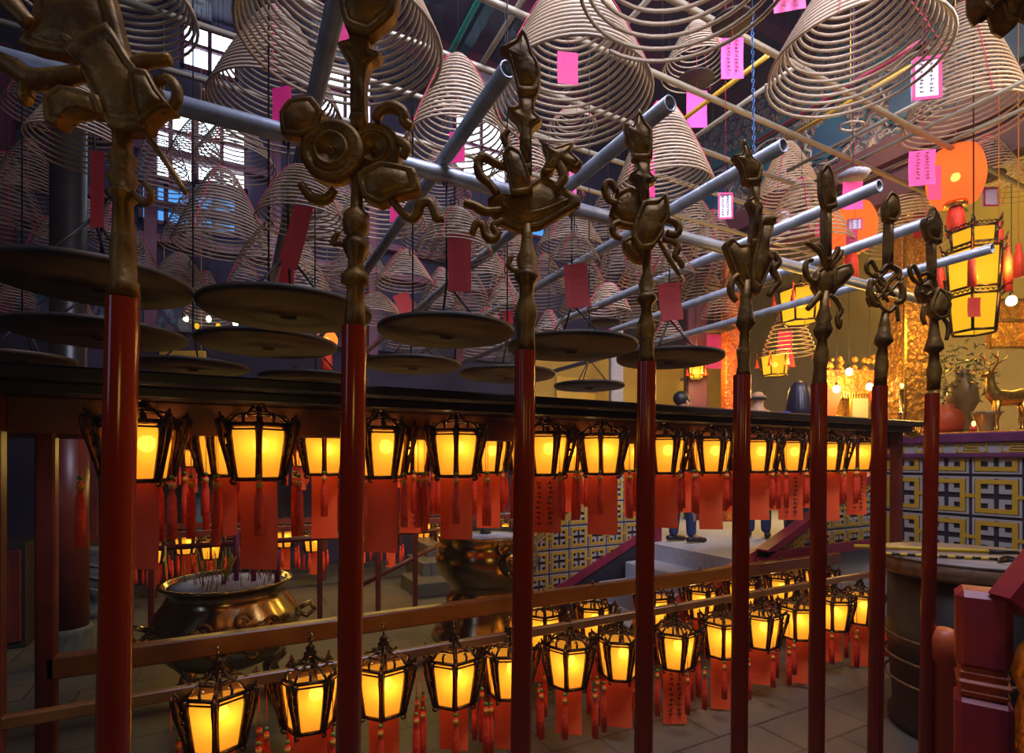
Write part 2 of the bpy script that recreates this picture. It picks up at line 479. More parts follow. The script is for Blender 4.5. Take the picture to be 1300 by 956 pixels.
EMB = {
    0: dict(o=(0, 0, 2.39), name='figure_emblem',
            poly=[[(170, 385), (165, 320), (210, 285), (270, 300), (320, 315), (335, 370), (290, 355), (225, 365), (200, 395)],
                  [(290, 270), (265, 215), (215, 165), (340, 100), (400, 190), (440, 240), (470, 330), (450, 395), (400, 400), (350, 395), (320, 340)],
                  [(70, 130), (110, 80), (120, 0), (180, -60), (310, -50), (335, 10), (360, 110), (375, 160), (290, 150), (215, 165), (120, 150)],
                  [(420, 240), (470, 245), (500, 300), (535, 345), (500, 352), (450, 395), (430, 330)]],
            tube=[[(270, 230), (190, 245), (110, 250), (50, 210), (-20, 180)], [(95, 220), (90, 300), (98, 315)], [(390, 215), (450, 195), (525, 190)],
                  [(480, 260), (520, 250), (545, 285), (535, 330), (500, 345)], [(440, 405), (500, 480), (572, 592)], [(110, 90), (50, 30), (10, -40)],
                  [(200, 120), (260, 150), (330, 130)], [(410, 590), (450, 625), (468, 590), (440, 560)]],
            r=[26, 18, 18, 14, 8, 24, 12, 8], lathe=[(900, 42), (860, 40), (850, 34), (760, 35), (700, 30), (620, 26), (600, 42), (590, 44), (575, 30), (545, 40), (520, 28), (480, 38), (455, 26), (380, 28)], lx=(377, 370)),
    1: dict(o=(350, 0, 2.223), name='drum_emblem',
            poly=[[(25, 335), (50, 300), (110, 293), (138, 330), (120, 375), (80, 395), (30, 388)],
                  [(240, 500), (300, 470), (390, 488), (402, 545), (335, 562), (300, 582), (255, 560)],
                  [(180, 130), (212, 120), (208, 85), (268, 85), (262, 145), (295, 157), (262, 185), (252, 240), (254, 345), (214, 345), (213, 190)],
                  [(190, -10), (205, -60), (250, -90), (320, -60), (345, 10), (330, 60), (270, 112), (210, 92), (195, 40)]],
            disc=[(165, 435, 88), (275, 418, 78)],
            tube=[[(285, 345), (300, 318), (330, 308), (362, 325), (365, 350), (385, 365)], [(75, 525), (105, 562), (145, 568), (170, 540)],
                  [(330, 570), (355, 600), (385, 622), (405, 605), (410, 582), (435, 575), (448, 600), (455, 622), (475, 620)], [(345, 400), (372, 420), (360, 450)], [(180, 660), (165, 690), (190, 690)], [(260, -70), (255, -130), (262, -165)]],
            r=[14, 13, 11, 12, 8, 26], lathe=[(935, 28), (880, 27), (860, 25), (810, 24), (800, 38), (780, 38), (760, 22), (735, 22), (700, 36), (685, 36), (670, 24), (650, 36), (610, 36), (590, 18), (530, 15), (500, 16)], lx=(223, 230)),
    2: dict(o=(580, 40, 2.276), name='dragon_lyre_emblem',
            poly=[[(190, 10), (205, 40), (215, 80), (235, 110), (237, 160), (225, 190), (180, 187), (165, 130), (150, 80), (130, 65), (155, 50), (172, 40)],
                  [(180, 185), (222, 190), (222, 245), (242, 265), (215, 290), (215, 410), (182, 410), (182, 275), (150, 235), (180, 225)],
                  [(100, 485), (128, 470), (160, 480), (200, 455), (250, 425), (290, 450), (342, 478), (345, 502), (310, 522), (240, 562), (180, 572), (130, 552), (103, 520)],
                  [(135, 372), (150, 345), (182, 362), (205, 420), (215, 470), (160, 480), (150, 425)],
                  [(248, 330), (282, 345), (335, 328), (325, 355), (357, 385), (342, 402), (300, 380), (275, 412), (245, 410), (262, 375)]],
            tube=[[(285, 460), (308, 430), (302, 400), (285, 372)], [(150, 400), (110, 385), (80, 368), (62, 385), (68, 420), (95, 445), (118, 475)],
                  [(22, 500), (50, 508), (85, 525), (130, 520)], [(45, 592), (55, 562), (75, 560), (85, 595), (105, 605), (118, 590), (105, 565), (135, 550)],
                  [(130, 500), (180, 530), (250, 520), (320, 490)], [(150, 290), (135, 315), (150, 340)], [(160, 650), (150, 680), (175, 700)]],
            r=[13, 12, 12, 11, 6, 8, 7], lathe=[(925, 27), (890, 26), (850, 25), (825, 32), (800, 30), (765, 20), (735, 22), (712, 36), (700, 34), (690, 24), (660, 32), (635, 22), (600, 15), (560, 15)], lx=(200, 203)),
    3: dict(o=(750, 140, 2.9), name='palm_fan_emblem',
            poly=[[(172, 15), (190, 55), (218, 90), (216, 185), (152, 187), (150, 150), (130, 120), (122, 65), (150, 75)],
                  [(165, 185), (210, 185), (212, 240), (236, 265), (208, 280), (210, 355), (180, 355), (172, 275), (145, 245), (166, 225)],
                  [(75, 375), (95, 312), (140, 288), (178, 310), (190, 350), (200, 420), (160, 430), (110, 420), (78, 395)],
                  [(190, 350), (242, 345), (272, 318), (282, 400), (262, 430), (258, 460), (222, 512), (175, 520), (150, 480), (160, 420)],
                  [(118, 490), (150, 470), (190, 520), (192, 562), (160, 555), (125, 520)]],
            tube=[[(95, 345), (65, 335), (50, 300), (55, 275), (75, 272), (92, 305)], [(105, 415), (82, 428), (82, 460), (112, 478)],
                  [(262, 405), (298, 412), (322, 432), (312, 462), (275, 455)], [(262, 480), (300, 488), (320, 508), (308, 540), (328, 560), (335, 585)], [(245, 480), (285, 550), (325, 612)],
                  [(130, 310), (150, 370), (175, 420)], [(100, 340), (140, 380), (170, 425)], [(180, 790), (172, 830), (185, 850)]],
            r=[12, 11, 13, 11, 7, 5, 5, 5], lathe=[(925, 28), (905, 27), (850, 26), (815, 32), (790, 31), (740, 19), (715, 22), (697, 38), (685, 36), (670, 22), (640, 30), (600, 16), (520, 15)], lx=(205, 207)),
    4: dict(o=(900, 170, 2.897), name='lotus_emblem',
            poly=[[(120, 35), (138, 70), (152, 102), (186, 130), (178, 182), (125, 187), (112, 130), (85, 92), (112, 88)],
                  [(150, 180), (180, 180), (176, 260), (190, 277), (180, 325), (172, 410), (148, 410), (158, 300), (138, 252), (155, 240)],
                  [(58, 412), (82, 385), (110, 412), (150, 408), (172, 440), (165, 520), (140, 582), (105, 535), (75, 460)],
                  [(172, 395), (188, 320), (236, 322), (212, 370), (208, 440), (225, 470), (202, 525), (175, 582), (150, 560), (155, 470)]],
            tube=[[(210, 462), (240, 452), (252, 478), (232, 505), (252, 545), (232, 572), (215, 600)], [(105, 520), (80, 548), (78, 590), (98, 618)],
                  [(215, 440), (235, 445), (245, 465)], [(110, 830), (105, 800), (120, 790)], [(100, 450), (130, 490), (150, 560)]],
            r=[11, 11, 10, 6, 5], lathe=[(890, 24), (875, 24), (850, 20), (810, 24), (770, 18), (730, 16), (700, 34), (680, 30), (640, 24), (600, 18), (540, 15)], lx=(125, 140)),
    5: dict(o=(900, 170, 2.897), name='crab_emblem',
            poly=[[(402, 150), (425, 120), (445, 160), (458, 272), (420, 282), (405, 230)],
                  [(420, 280), (440, 280), (440, 470), (420, 470)],
                  [(395, 510), (420, 490), (455, 485), (475, 520), (470, 570), (445, 600), (410, 598), (385, 560)],
                  [(450, 505), (505, 485), (517, 520), (482, 562), (450, 580)]],
            tube=[[(430, 500), (405, 440), (385, 422), (352, 402)], [(430, 490), (418, 440), (400, 410)], [(435, 490), (465, 440), (470, 418)], [(440, 495), (475, 455), (485, 430)],
                  [(400, 515), (388, 545), (362, 535), (350, 500), (358, 470), (378, 468)], [(405, 585), (385, 615), (358, 648)], [(440, 595), (462, 612), (482, 650), (468, 680), (475, 715), (480, 680)]],
            r=[9, 8, 9, 8, 9, 10, 8], lathe=[(945, 24), (910, 24), (860, 21), (830, 26), (800, 24), (760, 15), (735, 30), (720, 33), (700, 24), (680, 28), (640, 16), (580, 13)], lx=(405, 428)),
    6: dict(o=(1080, 230, 3.414), name='endless_knot_emblem',
            poly=[[(135, 100), (162, 58), (190, 78), (200, 150), (178, 182), (140, 172)], [(155, 175), (172, 175), (170, 370), (150, 370)]],
            tube=[], r=[], lathe=[(890, 25), (850, 24), (800, 27), (760, 22), (720, 17), (700, 36), (680, 34), (650, 24), (620, 20), (560, 12)], lx=(126, 150)),
    7: dict(o=(1080, 230, 3.414), name='twin_fish_emblem',
            poly=[[(345, 120), (362, 150), (380, 190), (376, 270), (325, 255), (305, 190), (310, 168), (332, 160)], [(340, 265), (356, 265), (358, 420), (346, 420)],
                  [(300, 445), (330, 420), (362, 418), (372, 470), (345, 520), (310, 520), (292, 480)],
                  [(365, 470), (395, 492), (416, 540), (405, 590), (370, 602), (335, 575), (340, 525)]],
            tube=[[(295, 450), (262, 425), (250, 385), (265, 368), (285, 400), (300, 440)], [(300, 410), (325, 402), (350, 420)], [(300, 480), (320, 500), (345, 480), (330, 455), (305, 455)],
                  [(312, 540), (306, 590), (318, 625)], [(398, 600), (418, 635), (408, 690)], [(400, 430), (408, 480), (405, 520)], [(400, 480), (425, 500), (412, 540)]],
            r=[8, 8, 9, 9, 8, 6, 7], lathe=[(905, 24), (860, 24), (820, 28), (780, 20), (745, 18), (730, 36), (715, 34), (680, 24), (640, 18), (590, 12)], lx=(360, 362)),
}
kx, ky = 150, 445                      # the endless knot: criss-crossing strands of cast brass
for a in (-1, 0, 1):
    EMB[6]['tube'] += [[(kx - 52 + a * 22, ky - 48 - a * 30 + 44), (kx + 8 + a * 22, ky + 62 - a * 30 + 20)], [(kx + 52 + a * 22, ky - 60 + a * 30), (kx - 10 + a * 22 - 30, ky + 40 + a * 30)]]; EMB[6]['r'] += [7, 7]
EMB[6]['tube'] += [[(100, 420), (70, 400), (62, 370), (80, 350), (98, 372), (112, 400)], [(125, 400), (150, 370), (180, 378), (205, 395), (200, 430)], [(205, 440), (220, 480), (215, 520), (190, 530)],
                   [(85, 430), (75, 480), (90, 530), (120, 540)], [(120, 540), (160, 570), (190, 545), (200, 610)], [(80, 490), (68, 510), (80, 548)], [(100, 400), (120, 440), (150, 470), (185, 500)], [(195, 410), (160, 440), (130, 490), (105, 515)]]
EMB[6]['r'] += [8, 10, 12, 12, 8, 7, 8, 8]
PL = ['carrying a large leaning carved figure, leftmost of the eight', 'topped by a round drum with ribbons, second from the left',
      'topped by a dragon-headed lyre shape under a small animal finial', 'topped by a palm-leaf fan with looped ribbons',
      'topped by an open lotus with curling ribbons, fifth of the row', 'topped by a crab-like flower basket with thin curling stalks',
      'topped by an endless knot, next to the last on the right', 'topped by two curling fish, rightmost of the eight']
for i, (ut, vt, ub, vb) in enumerate(POLE_SPEC):
    P = at(ut, vt, Y=1.0); w = depth(P); K[i] = w; Bm = at(ub, vb, w=w)
    dirn = (P - Bm).normalized(); foot = Bm - dirn * (Bm.z / dirn.z)
    ph = thing('ceremonial_pole', foot, 'red lacquered pole ' + PL[i], 'ceremonial pole', 'row of emblem poles in front of the lanterns')
    r = .0222
    s_ = MB(); N = 32
    ring = []; prof = [(r * 1.0, 0), (r, 1)]
    ax = (P - foot); X1 = RIGHT; X2 = ax.cross(X1).normalized()
    vs = []
    for base in (foot, P):
        for k in range(64):
            a = 2 * PI * k / 64; rr = r * (1 - (.09 if k % 4 == 0 and i > 1 else 0)); vs.append(base + X1 * rr * math.cos(a) + X2 * rr * math.sin(a))
    s_.add(vs, [(k, (k + 1) % 64, 64 + (k + 1) % 64, 64 + k) for k in range(64)] + [tuple(range(64))[::-1]], 0, True)
    s_.build('shaft', 'red_lacquer', ph)
    E = EMB[i]; ox, oy, sc = E['o']; kk = w / F / sc
    so = MB(); L = E['lathe']; y0, y1 = L[0][0], L[-1][0]
    # turned brass socket, follows the lean of the pole
    vs = []; n = 20
    for (yy, rr) in L:
        t = (y0 - yy) / max(1, (y0 - y1)); c = px(i, [(E['lx'][0] + (E['lx'][1] - E['lx'][0]) * t, yy)], ox, oy, sc)[0]
        for k in range(n):
            a = 2 * PI * k / n; q = rr * kk * (1 + .05 * math.cos(5 * a + yy)); vs.append(c + RIGHT * q * math.cos(a) + FWD * q * math.sin(a))
    m_ = len(L)
    so.add(vs, [(j * n + k, j * n + (k + 1) % n, (j + 1) * n + (k + 1) % n, (j + 1) * n + k) for j in range(m_ - 1) for k in range(n)] + [tuple(range(n))[::-1], tuple((m_ - 1) * n + k for k in range(n))], 0, True)
    so.build('socket', 'brass_dull', ph)
    em = MB()
    for j, poly in enumerate(E['poly']):
        pts = px(i, poly, ox, oy, sc); cc_ = sum(pts, Vector()) / len(pts); pts = [cc_ + (p - cc_) * 1.09 for p in pts]
        fine = []
        for a in range(len(pts)):      # round the outline
            p0, p1, p2, p3 = pts[a - 1], pts[a], pts[(a + 1) % len(pts)], pts[(a + 2) % len(pts)]
            for t in (0, .33, .66):
                fine.append(.72 * p1.lerp(p2, t) + .28 * .5 * ((2 * p1) + (p2 - p0) * t + (2 * p0 - 5 * p1 + 4 * p2 - p3) * t * t + (3 * p1 - p0 - 3 * p2 + p3) * t ** 3))
        off = FWD * ((j % 3) - 1) * .006
        em.pillow([p + off for p in fine], FWD, .014 + .003 * (j % 2))
    for (dx, dy, rr) in E.get('disc', []):
        c = px(i, [(dx, dy)], ox, oy, sc)[0] + FWD * (.0 if rr > 80 else .018); rr *= kk
        prof = [(0, -.010), (.07, -.008), (.09, -.002), (.13, -.002), (.16, -.004), (.44, -.007), (.47, -.012), (.52, -.012), (.55, -.006), (.74, -.005), (.76, -.008), (.97, -.004), (1.0, .0), (1.0, .02)]
        vs = []; n = 40
        for (q, h) in prof:
            for k in range(n):
                a = 2 * PI * k / n; z = h - (.0025 if (k % 2 and .58 < q < .9) else 0)
                vs.append(c + RIGHT * q * rr * math.cos(a) + UP * q * rr * math.sin(a) + FWD * (z - .012))
        m_ = len(prof)
        em.add(vs, [(j * n + k, j * n + (k + 1) % n, (j + 1) * n + (k + 1) % n, (j + 1) * n + k) for j in range(m_ - 1) for k in range(n)] + [tuple((m_ - 1) * n + k for k in range(n))], 0, True)
    for t, rr in zip(E['tube'], E['r']):
        pts = px(i, t, ox, oy, sc); fine = []
        pp = [pts[0]] + pts + [pts[-1]]
        for a in range(1, len(pp) - 2):
            p0, p1, p2, p3 = pp[a - 1], pp[a], pp[a + 1], pp[a + 2]
            for tt in (0, .25, .5, .75):
                fine.append(.5 * ((2 * p1) + (p2 - p0) * tt + (2 * p0 - 5 * p1 + 4 * p2 - p3) * tt * tt + (3 * p1 - p0 - 3 * p2 + p3) * tt ** 3))
        fine.append(pts[-1])
        tb_ = em if i == 6 else MB()
        tb_.tube([p - FWD * .006 for p in fine], [rr * kk * 1.25 * (1 - .25 * abs(2 * j / (len(fine) - 1) - 1)) for j in range(len(fine))], 8)
        if i != 6: tb_.build('ribbon', 'brass_dull', ph)
    em.build('emblem', 'brass_dull', ph)

# dark carved pendant hanging into the top right corner
w = 1.05; pts = [at(u, v, w=w) for u, v in ((1232, -60), (1234, 10), (1242, 26), (1252, 12), (1262, 14), (1268, 34), (1280, 42), (1288, 22), (1300, 12), (1330, 30), (1360, -20), (1340, -70))]
pd = thing('carved_pendant', at(1285, -40, w=w), 'dark carved leaf pendant hanging into the top right corner', 'pendant')
b = MB(); b.pillow(pts, FWD, .02); b.build('leaf', 'brass_dull', pd)
b = MB(); c = at(1290, -60, w=w); b.cyl(c, (c.x, c.y, CEIL), .006, n=6); b.build('hanging_rod', 'wire_black', pd)

# ------------------------------------------------------------------ incense coils
def spiral_mesh(turns, seg, sides, name, rr=.011, k=.8, sag=.03):
    """unit coil: rim radius .5, apex at z = 0, rim at z = -1"""
    pts = []; N = turns * seg
    for i in range(N + 1):
        t = i / N; a = 2 * PI * i / seg; r = .5 * (.10 + .90 * t ** k)
        pts.append((r * math.cos(a), r * math.sin(a), -t ** 1.06 + sag * math.sin(a + 1) * t * t))
    b = MB(); vs = []
    n = sides
    for i, p in enumerate(pts):
        a = 2 * PI * i / seg; er = Vector((math.cos(a), math.sin(a), 0))
        for q in range(n):
            an = 2 * PI * q / n; vs.append(Vector(p) + er * rr * math.cos(an) + Vector((0, 0, 1)) * rr * math.sin(an))
    b.add(vs, [(i * n + q, (i + 1) * n + q, (i + 1) * n + (q + 1) % n, i * n + (q + 1) % n) for i in range(len(pts) - 1) for q in range(n)], 0, True)
    me = bpy.data.meshes.new(name); me.from_pydata([tuple(p) for p in b.v], [], b.f); me.polygons.foreach_set('use_smooth', b.sm)
    return me


SPIR = {}


def get_spiral(turns, aspect, k, dark=False):
    """spiral of given turn count; z is later scaled, so the rod section is corrected for that aspect"""
    key = (turns, round(aspect, 1), k, dark)
    if key not in SPIR:
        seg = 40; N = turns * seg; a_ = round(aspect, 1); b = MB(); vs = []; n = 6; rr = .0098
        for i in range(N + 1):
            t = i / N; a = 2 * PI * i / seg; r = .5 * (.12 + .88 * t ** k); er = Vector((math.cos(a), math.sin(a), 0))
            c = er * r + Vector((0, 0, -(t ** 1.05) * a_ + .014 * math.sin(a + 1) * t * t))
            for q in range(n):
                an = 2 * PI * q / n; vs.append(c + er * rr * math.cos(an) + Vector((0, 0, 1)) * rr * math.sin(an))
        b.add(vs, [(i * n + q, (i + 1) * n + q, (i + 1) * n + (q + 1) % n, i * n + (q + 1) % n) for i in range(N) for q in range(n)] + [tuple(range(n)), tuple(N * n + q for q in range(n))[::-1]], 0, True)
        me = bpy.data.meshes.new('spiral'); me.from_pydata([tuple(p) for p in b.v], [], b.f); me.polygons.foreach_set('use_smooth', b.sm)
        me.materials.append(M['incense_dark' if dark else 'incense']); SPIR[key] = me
    return SPIR[key]


def hang_card(parent, c, wd_, ht, m, yaw, name='name_card', tilt=0, border=None, ink=False, world=True):
    b = MB(); R = Matrix.Rotation(yaw, 3, 'Z') @ Matrix.Rotation(tilt, 3, 'Y')
    vs = []; nx, nz = 4, 6                     # a slightly curled paper slip
    for sg in (0, 1):
        for i in range(nz + 1):
            for j in range(nx + 1):
                x = (j / nx - .5) * wd_; z = (.5 - i / nz) * ht; y = .05 * wd_ * math.sin(PI * i / nz) + .04 * wd_ * math.cos(PI * j / nx) + sg * .0012
                vs.append(Vector(c) + R @ Vector((x, y, z)))
    k = (nx + 1) * (nz + 1); fs = []
    for i in range(nz):
        for j in range(nx):
            a = i * (nx + 1) + j; fs.append((a, a + 1, a + nx + 2, a + nx + 1)); fs.append((k + a, k + a + nx + 1, k + a + nx + 2, k + a + 1))
    b.add(vs, fs, 0)
    o = b.build(name, m, parent, world)
    if border:
        for sg in (-1, 1):
            q = MB()
            q.box(Vector(c) + R @ Vector((sg * wd_ * .46, -.05 * wd_ - .002, 0)), (wd_ * .1, .003, ht), R=R); q.box(Vector(c) + R @ Vector((0, -.05 * wd_ - .002, sg * ht * .46)), (wd_, .003, ht * .07), R=R)
            q.build('border', border, o, world)
    if ink:
        q = MB(); rnd = random.Random(ink)
        for col_ in range(2):
            for row in range(9):
                cx = (-.2 + .36 * col_) * wd_; cz = (.40 - .09 * row) * ht
                for s in range(4):
                    hz = s % 2; q.box(Vector(c) + R @ Vector((cx + rnd.uniform(-.05, .05) * wd_, -.05 * wd_ - .003, cz + rnd.uniform(-.02, .02) * ht)), (wd_ * (.15 if hz else .025), .002, ht * (.008 if hz else .045)), R=R)
        q.build('handwriting', 'ink', o, world)
    return o


YAW = TH - PI / 2                                   # faces the viewpoint squarely
PIPEZ = 1.205


QUEUE = []


def coil(*a, **k): QUEUE.append((a, k))


def coil_now(u, vr, W, va, D, label, cards=(), turns=20, k=.8, dark=False, group='incense coils hanging under the roof', Y=None, disc=None, wire=None):
    el = math.sqrt(1 + ((u - CX) / F) ** 2)
    # coils never pass through each other: nudge the size (and with it the distance) until there is free air
    D0 = D
    for trial in range(60):
        w = D * F * el / W
        if Y is not None:
            w = depth(at(u, vr, Y=Y)); D = W * w / F / el
        apex = at(u, va, w=w); rim = at(u, vr, w=w); H = apex.z - rim.z
        if Y is not None: break
        ok = apex.y < YB - .3 - D / 2 and apex.x < XR - .6 and apex.x > -4 + D / 2 and apex.z < CEIL - .15 and apex.y > .9
        if ok:
            for (a2, H2, D2) in PLACED:
                dxy = math.hypot(a2.x - apex.x, a2.y - apex.y)
                lo, hi = max(apex.z - H, a2.z - H2), min(apex.z + .03, a2.z + .03)
                if lo < hi:
                    rr = lambda z, a, h, d: d * .5 * (.12 + .88 * max(0, min(1, (a.z - z) / h)) ** k)
                    if any(dxy < rr(z, apex, H, D) + rr(z, a2, H2, D2) + .015 for z in (lo, (lo + hi) / 2, hi)): ok = False; break
        if ok: break
        j = trial // 2 + 1; D = D0 * (1 + (.03 * j if trial % 2 else -.03 * j))
        if D < .3: D = D0 * (1 + .03 * j)
    PLACED.append((apex, H, D))
    t = thing('incense_coil', apex, label, 'incense coil', group)
    sp = bpy.data.objects.new('spiral', get_spiral(turns, H / D, k, dark)); COL.objects.link(sp); sp.parent = t
    s = H / D / max(.1, round(H / D, 1)); sp.scale = (D, D, D * s); sp.rotation_euler = (0, 0, random.uniform(0, 6.28))
    th = MB()
    for q in range(3):
        a = 2 * PI * q / 3 + u * .37; pts = []
        for j in range(13):
            tt = j / 12; r = D * .5 * (.12 + .88 * tt ** k) + D * .013; pts.append(apex + Vector((r * math.cos(a), r * math.sin(a), -H * tt ** 1.05 + .01 * D)))
        th.tube(pts, .0016 * max(.7, w / 2.5), 4)
    th.tube([apex + Vector((D * .06 * math.cos(a), D * .06 * math.sin(a), 0)) for a in [q * .7 for q in range(9)]], .006 * D / .6, 5)
    th.build('thread', 'thread', t)
    top = wire if wire is not None else (EYE + PIPEZ if apex.z < EYE + PIPEZ - .02 and Y else CEIL)
    hk = MB(); hk.cyl(apex + Vector((0, 0, -.01)), (apex.x, apex.y, top), .003, n=5)
    hk.tube([apex + Vector((.02 * math.sin(q * .8), 0, .03 + .022 * math.cos(q * .8))) for q in range(8)], .003, 5)
    hk.build('hanging_wire', 'wire_black', t)
    for (cu, c0, c1, cw, cm, *ex) in cards:
        c = at(cu, (c0 + c1) / 2, w=w)
        o = hang_card(t, c, cw * w / F, (c1 - c0) * w / F, cm, YAW + random.uniform(-.25, .25), tilt=ex[0] if ex else 0, border='card_magenta' if cm == 'card_white' else None)
        s2 = MB(); s2.cyl(c + Vector((0, 0, (c1 - c0) * w / F / 2 - .005)), (apex.x, apex.y, max(apex.z - .05, c.z + .1)), .0015, n=4); s2.build('card_string', 'thread', t)
    if disc:
        du, dv, dw_ = disc; c = at(du, dv, w=w); r = dw_ * w / F / 2
        q = MB(); q.lathe([(0, -.006), (r * .9, -.006), (r, .004), (r * .98, .012), (r * .9, 0), (0, .002)], c, 24); q.build('ash_plate', 'tray_iron', t)
    return t


PLACED = []
P_, MG, RD, WH = 'card_pink', 'card_magenta', 'card_red', 'card_white'
g1, g2, g3 = 'large incense coils near the top', 'incense coils above the black trays', 'incense coils far back in the smoke'
coil(128, 0, 270, -190, .95, 'large incense coil cut by the top edge, behind the leaning carved figure', turns=24, group=g1)
coil(435, 62, 262, -130, .95, 'large incense coil above the round drum emblem, widest rim left of centre', [(440, 20, 55, 30, P_)], turns=24, group=g1)
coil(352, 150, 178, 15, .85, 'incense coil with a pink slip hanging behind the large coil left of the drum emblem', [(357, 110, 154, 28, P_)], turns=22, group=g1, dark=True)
coil(581, 195, 138, 74, .75, 'cone of incense with tall narrow dome between the drum and dragon emblems', [(580, 166, 206, 21, P_)], turns=18, group=g1)
coil(727, 130, 202, -28, .92, 'big pale incense coil with bright pink slip above the centre, right of the dragon emblem', [(721, 66, 107, 27, P_)], turns=22, group=g1)
coil(884, 92, 94, 30, .62, 'small pale incense coil near the top with black plate and pink slip inside its rim', [(885, 115, 162, 26, P_)], turns=13, group=g1, disc=(883, 103, 46))
coil(868, -22, 290, -200, .95, 'huge incense coil cut off by the top edge, only lowest rings in view', turns=14, group=g1)
coil(1085, 85, 242, -45, .95, 'broad brown incense coil with deep open rings, top right', turns=18, group=g1)
coil(1222, 160, 172, 8, .9, 'tall pale incense coil near the right edge with a long brown lower rim', turns=25, group=g1)
coil(1254, 228, 90, 174, .55, 'small incense coil with black plate, below the tall coil at the right edge', turns=12, group=g1, disc=(1250, 226, 42), cards=[(1258, 238, 262, 20, WH)])
coil(1322, 238, 142, 130, .8, 'incense coil cut by the right edge beside the orange paper lantern', turns=18, group=g1)
coil(1000, 258, 92, 182, .75, 'pale incense coil with white slip, under the carved blue beam', [(995, 265, 297, 16, WH)], turns=20, group=g1)
coil(841, 245, 130, 132, .85, 'tall white incense coil behind the palm fan emblem with a red slip', [(824, 190, 250, 16, P_)], turns=22, group=g1)
coil(878, 205, 42, 178, .5, 'tiny incense coil beyond the tall white coil of the fan emblem', turns=10, group=g3)
coil(727, 165, 66, 136, .6, 'small incense coil seen through the rings of the big pale central coil', turns=9, group=g3)
coil(1018, 320, 132, 230, .95, 'wide incense coil with pale slanted rings under the white-slip coil', [(1045, 282, 300, 20, MG)], turns=15, group=g1)
coil(1149, 312, 116, 221, .9, 'incense coil hanging behind the endless knot emblem with red plaque in it', [(1167, 268, 302, 14, RD)], turns=20, group=g1)
coil(787, 360, 66, 288, .7, 'dim brown incense coil left of the palm fan socket', turns=18, group=g3, dark=True)
coil(729, 338, 70, 298, .5, 'squat incense coil with dark red slip above the fourth black tray', [], turns=9, Y=2.13, group=g2, k=.6)
coil(577, 322, 98, 266, .5, 'round-domed incense coil over the third black tray, wide red slip beneath', [], turns=12, Y=2.13, group=g2, k=.6)
coil(383, 285, 118, 212, .5, 'incense coil above the second black tray, rim tipped down to the right', [], turns=13, Y=2.13, group=g2, k=.7)
coil(852, 352, 60, 318, .5, 'small squat incense coil with dark red slip above the fifth black tray', [], turns=9, Y=2.13, group=g2, k=.6)
coil(103, 195, 150, 112, .5, 'incense coil above the first and largest black tray, with long pink slip', [], turns=14, Y=2.13, group=g2, k=.75)
coil(62, 150, 128, 68, .8, 'incense coil in shade behind the leaning carved figure, far left', turns=16, group=g2, dark=True)
coil(8, 300, 125, 195, .8, 'dim incense coil cut by the left edge over the largest tray', turns=18, group=g3, dark=True)
coil(347, 345, 100, 282, .62, 'incense coil with crimson slip left of the drum socket, over the second tray', [(360, 332, 375, 27, RD)], turns=12, group=g2)
coil(514, 362, 76, 318, .55, 'incense coil with slanting red slip just right of the drum socket', [(514, 372, 402, 20, RD, -.4)], turns=12, group=g2)
coil(478, 405, 78, 372, .6, 'pale low incense coil between the second and third black trays', turns=10, group=g2)
coil(641, 395, 54, 355, .55, 'incense coil just left of the dragon emblem socket, above the third tray', [(645, 395, 412, 13, RD)], turns=12, group=g2, Y=3.4)
coil(772, 398, 60, 360, .55, 'beige incense coil with small black plate between fourth and fifth trays', [(767, 418, 446, 17, RD)], turns=11, group=g2, Y=3.6, k=.65, disc=(768, 410, 42))
coil(697, 428, 44, 394, .55, 'pale small incense coil peeping out left of the fourth tray', turns=10, group=g2, Y=3.8)
coil(914, 403, 52, 368, .55, 'incense coil over a small black plate and magenta slip, left of the lotus pole', [(907, 424, 468, 20, MG)], turns=9, group=g2, k=.65, disc=(911, 418, 44))
coil(850, 428, 40, 400, .5, 'small incense coil resting low behind the fifth tray', turns=8, group=g2, Y=3.8)
coil(1001, 455, 76, 392, .75, 'level incense coil with magenta slip in front of the gold wall', [(997, 420, 465, 17, MG)], turns=12, group=g1, disc=(1000, 412, 36), k=.7)
coil(108, 292, 70, 252, .55, 'incense coil low beside the first pole socket, half behind the tray wires', turns=10, group=g3)
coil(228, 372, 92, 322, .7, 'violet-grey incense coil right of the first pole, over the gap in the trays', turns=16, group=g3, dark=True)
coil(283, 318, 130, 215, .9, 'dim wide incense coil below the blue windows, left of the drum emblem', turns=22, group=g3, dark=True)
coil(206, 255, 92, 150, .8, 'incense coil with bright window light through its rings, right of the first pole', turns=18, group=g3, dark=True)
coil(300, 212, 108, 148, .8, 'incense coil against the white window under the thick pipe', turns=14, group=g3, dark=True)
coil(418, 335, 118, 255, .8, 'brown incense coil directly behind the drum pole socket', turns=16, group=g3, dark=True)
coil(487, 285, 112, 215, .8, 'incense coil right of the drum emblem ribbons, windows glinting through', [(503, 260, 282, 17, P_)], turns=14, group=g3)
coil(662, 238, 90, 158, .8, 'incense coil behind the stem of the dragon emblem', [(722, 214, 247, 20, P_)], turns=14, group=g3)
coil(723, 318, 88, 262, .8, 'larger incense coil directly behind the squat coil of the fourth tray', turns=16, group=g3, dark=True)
coil(36, 258, 110, 178, .8, 'shadowed incense coil behind the rim of the figure coil, far left', turns=16, group=g3, dark=True)
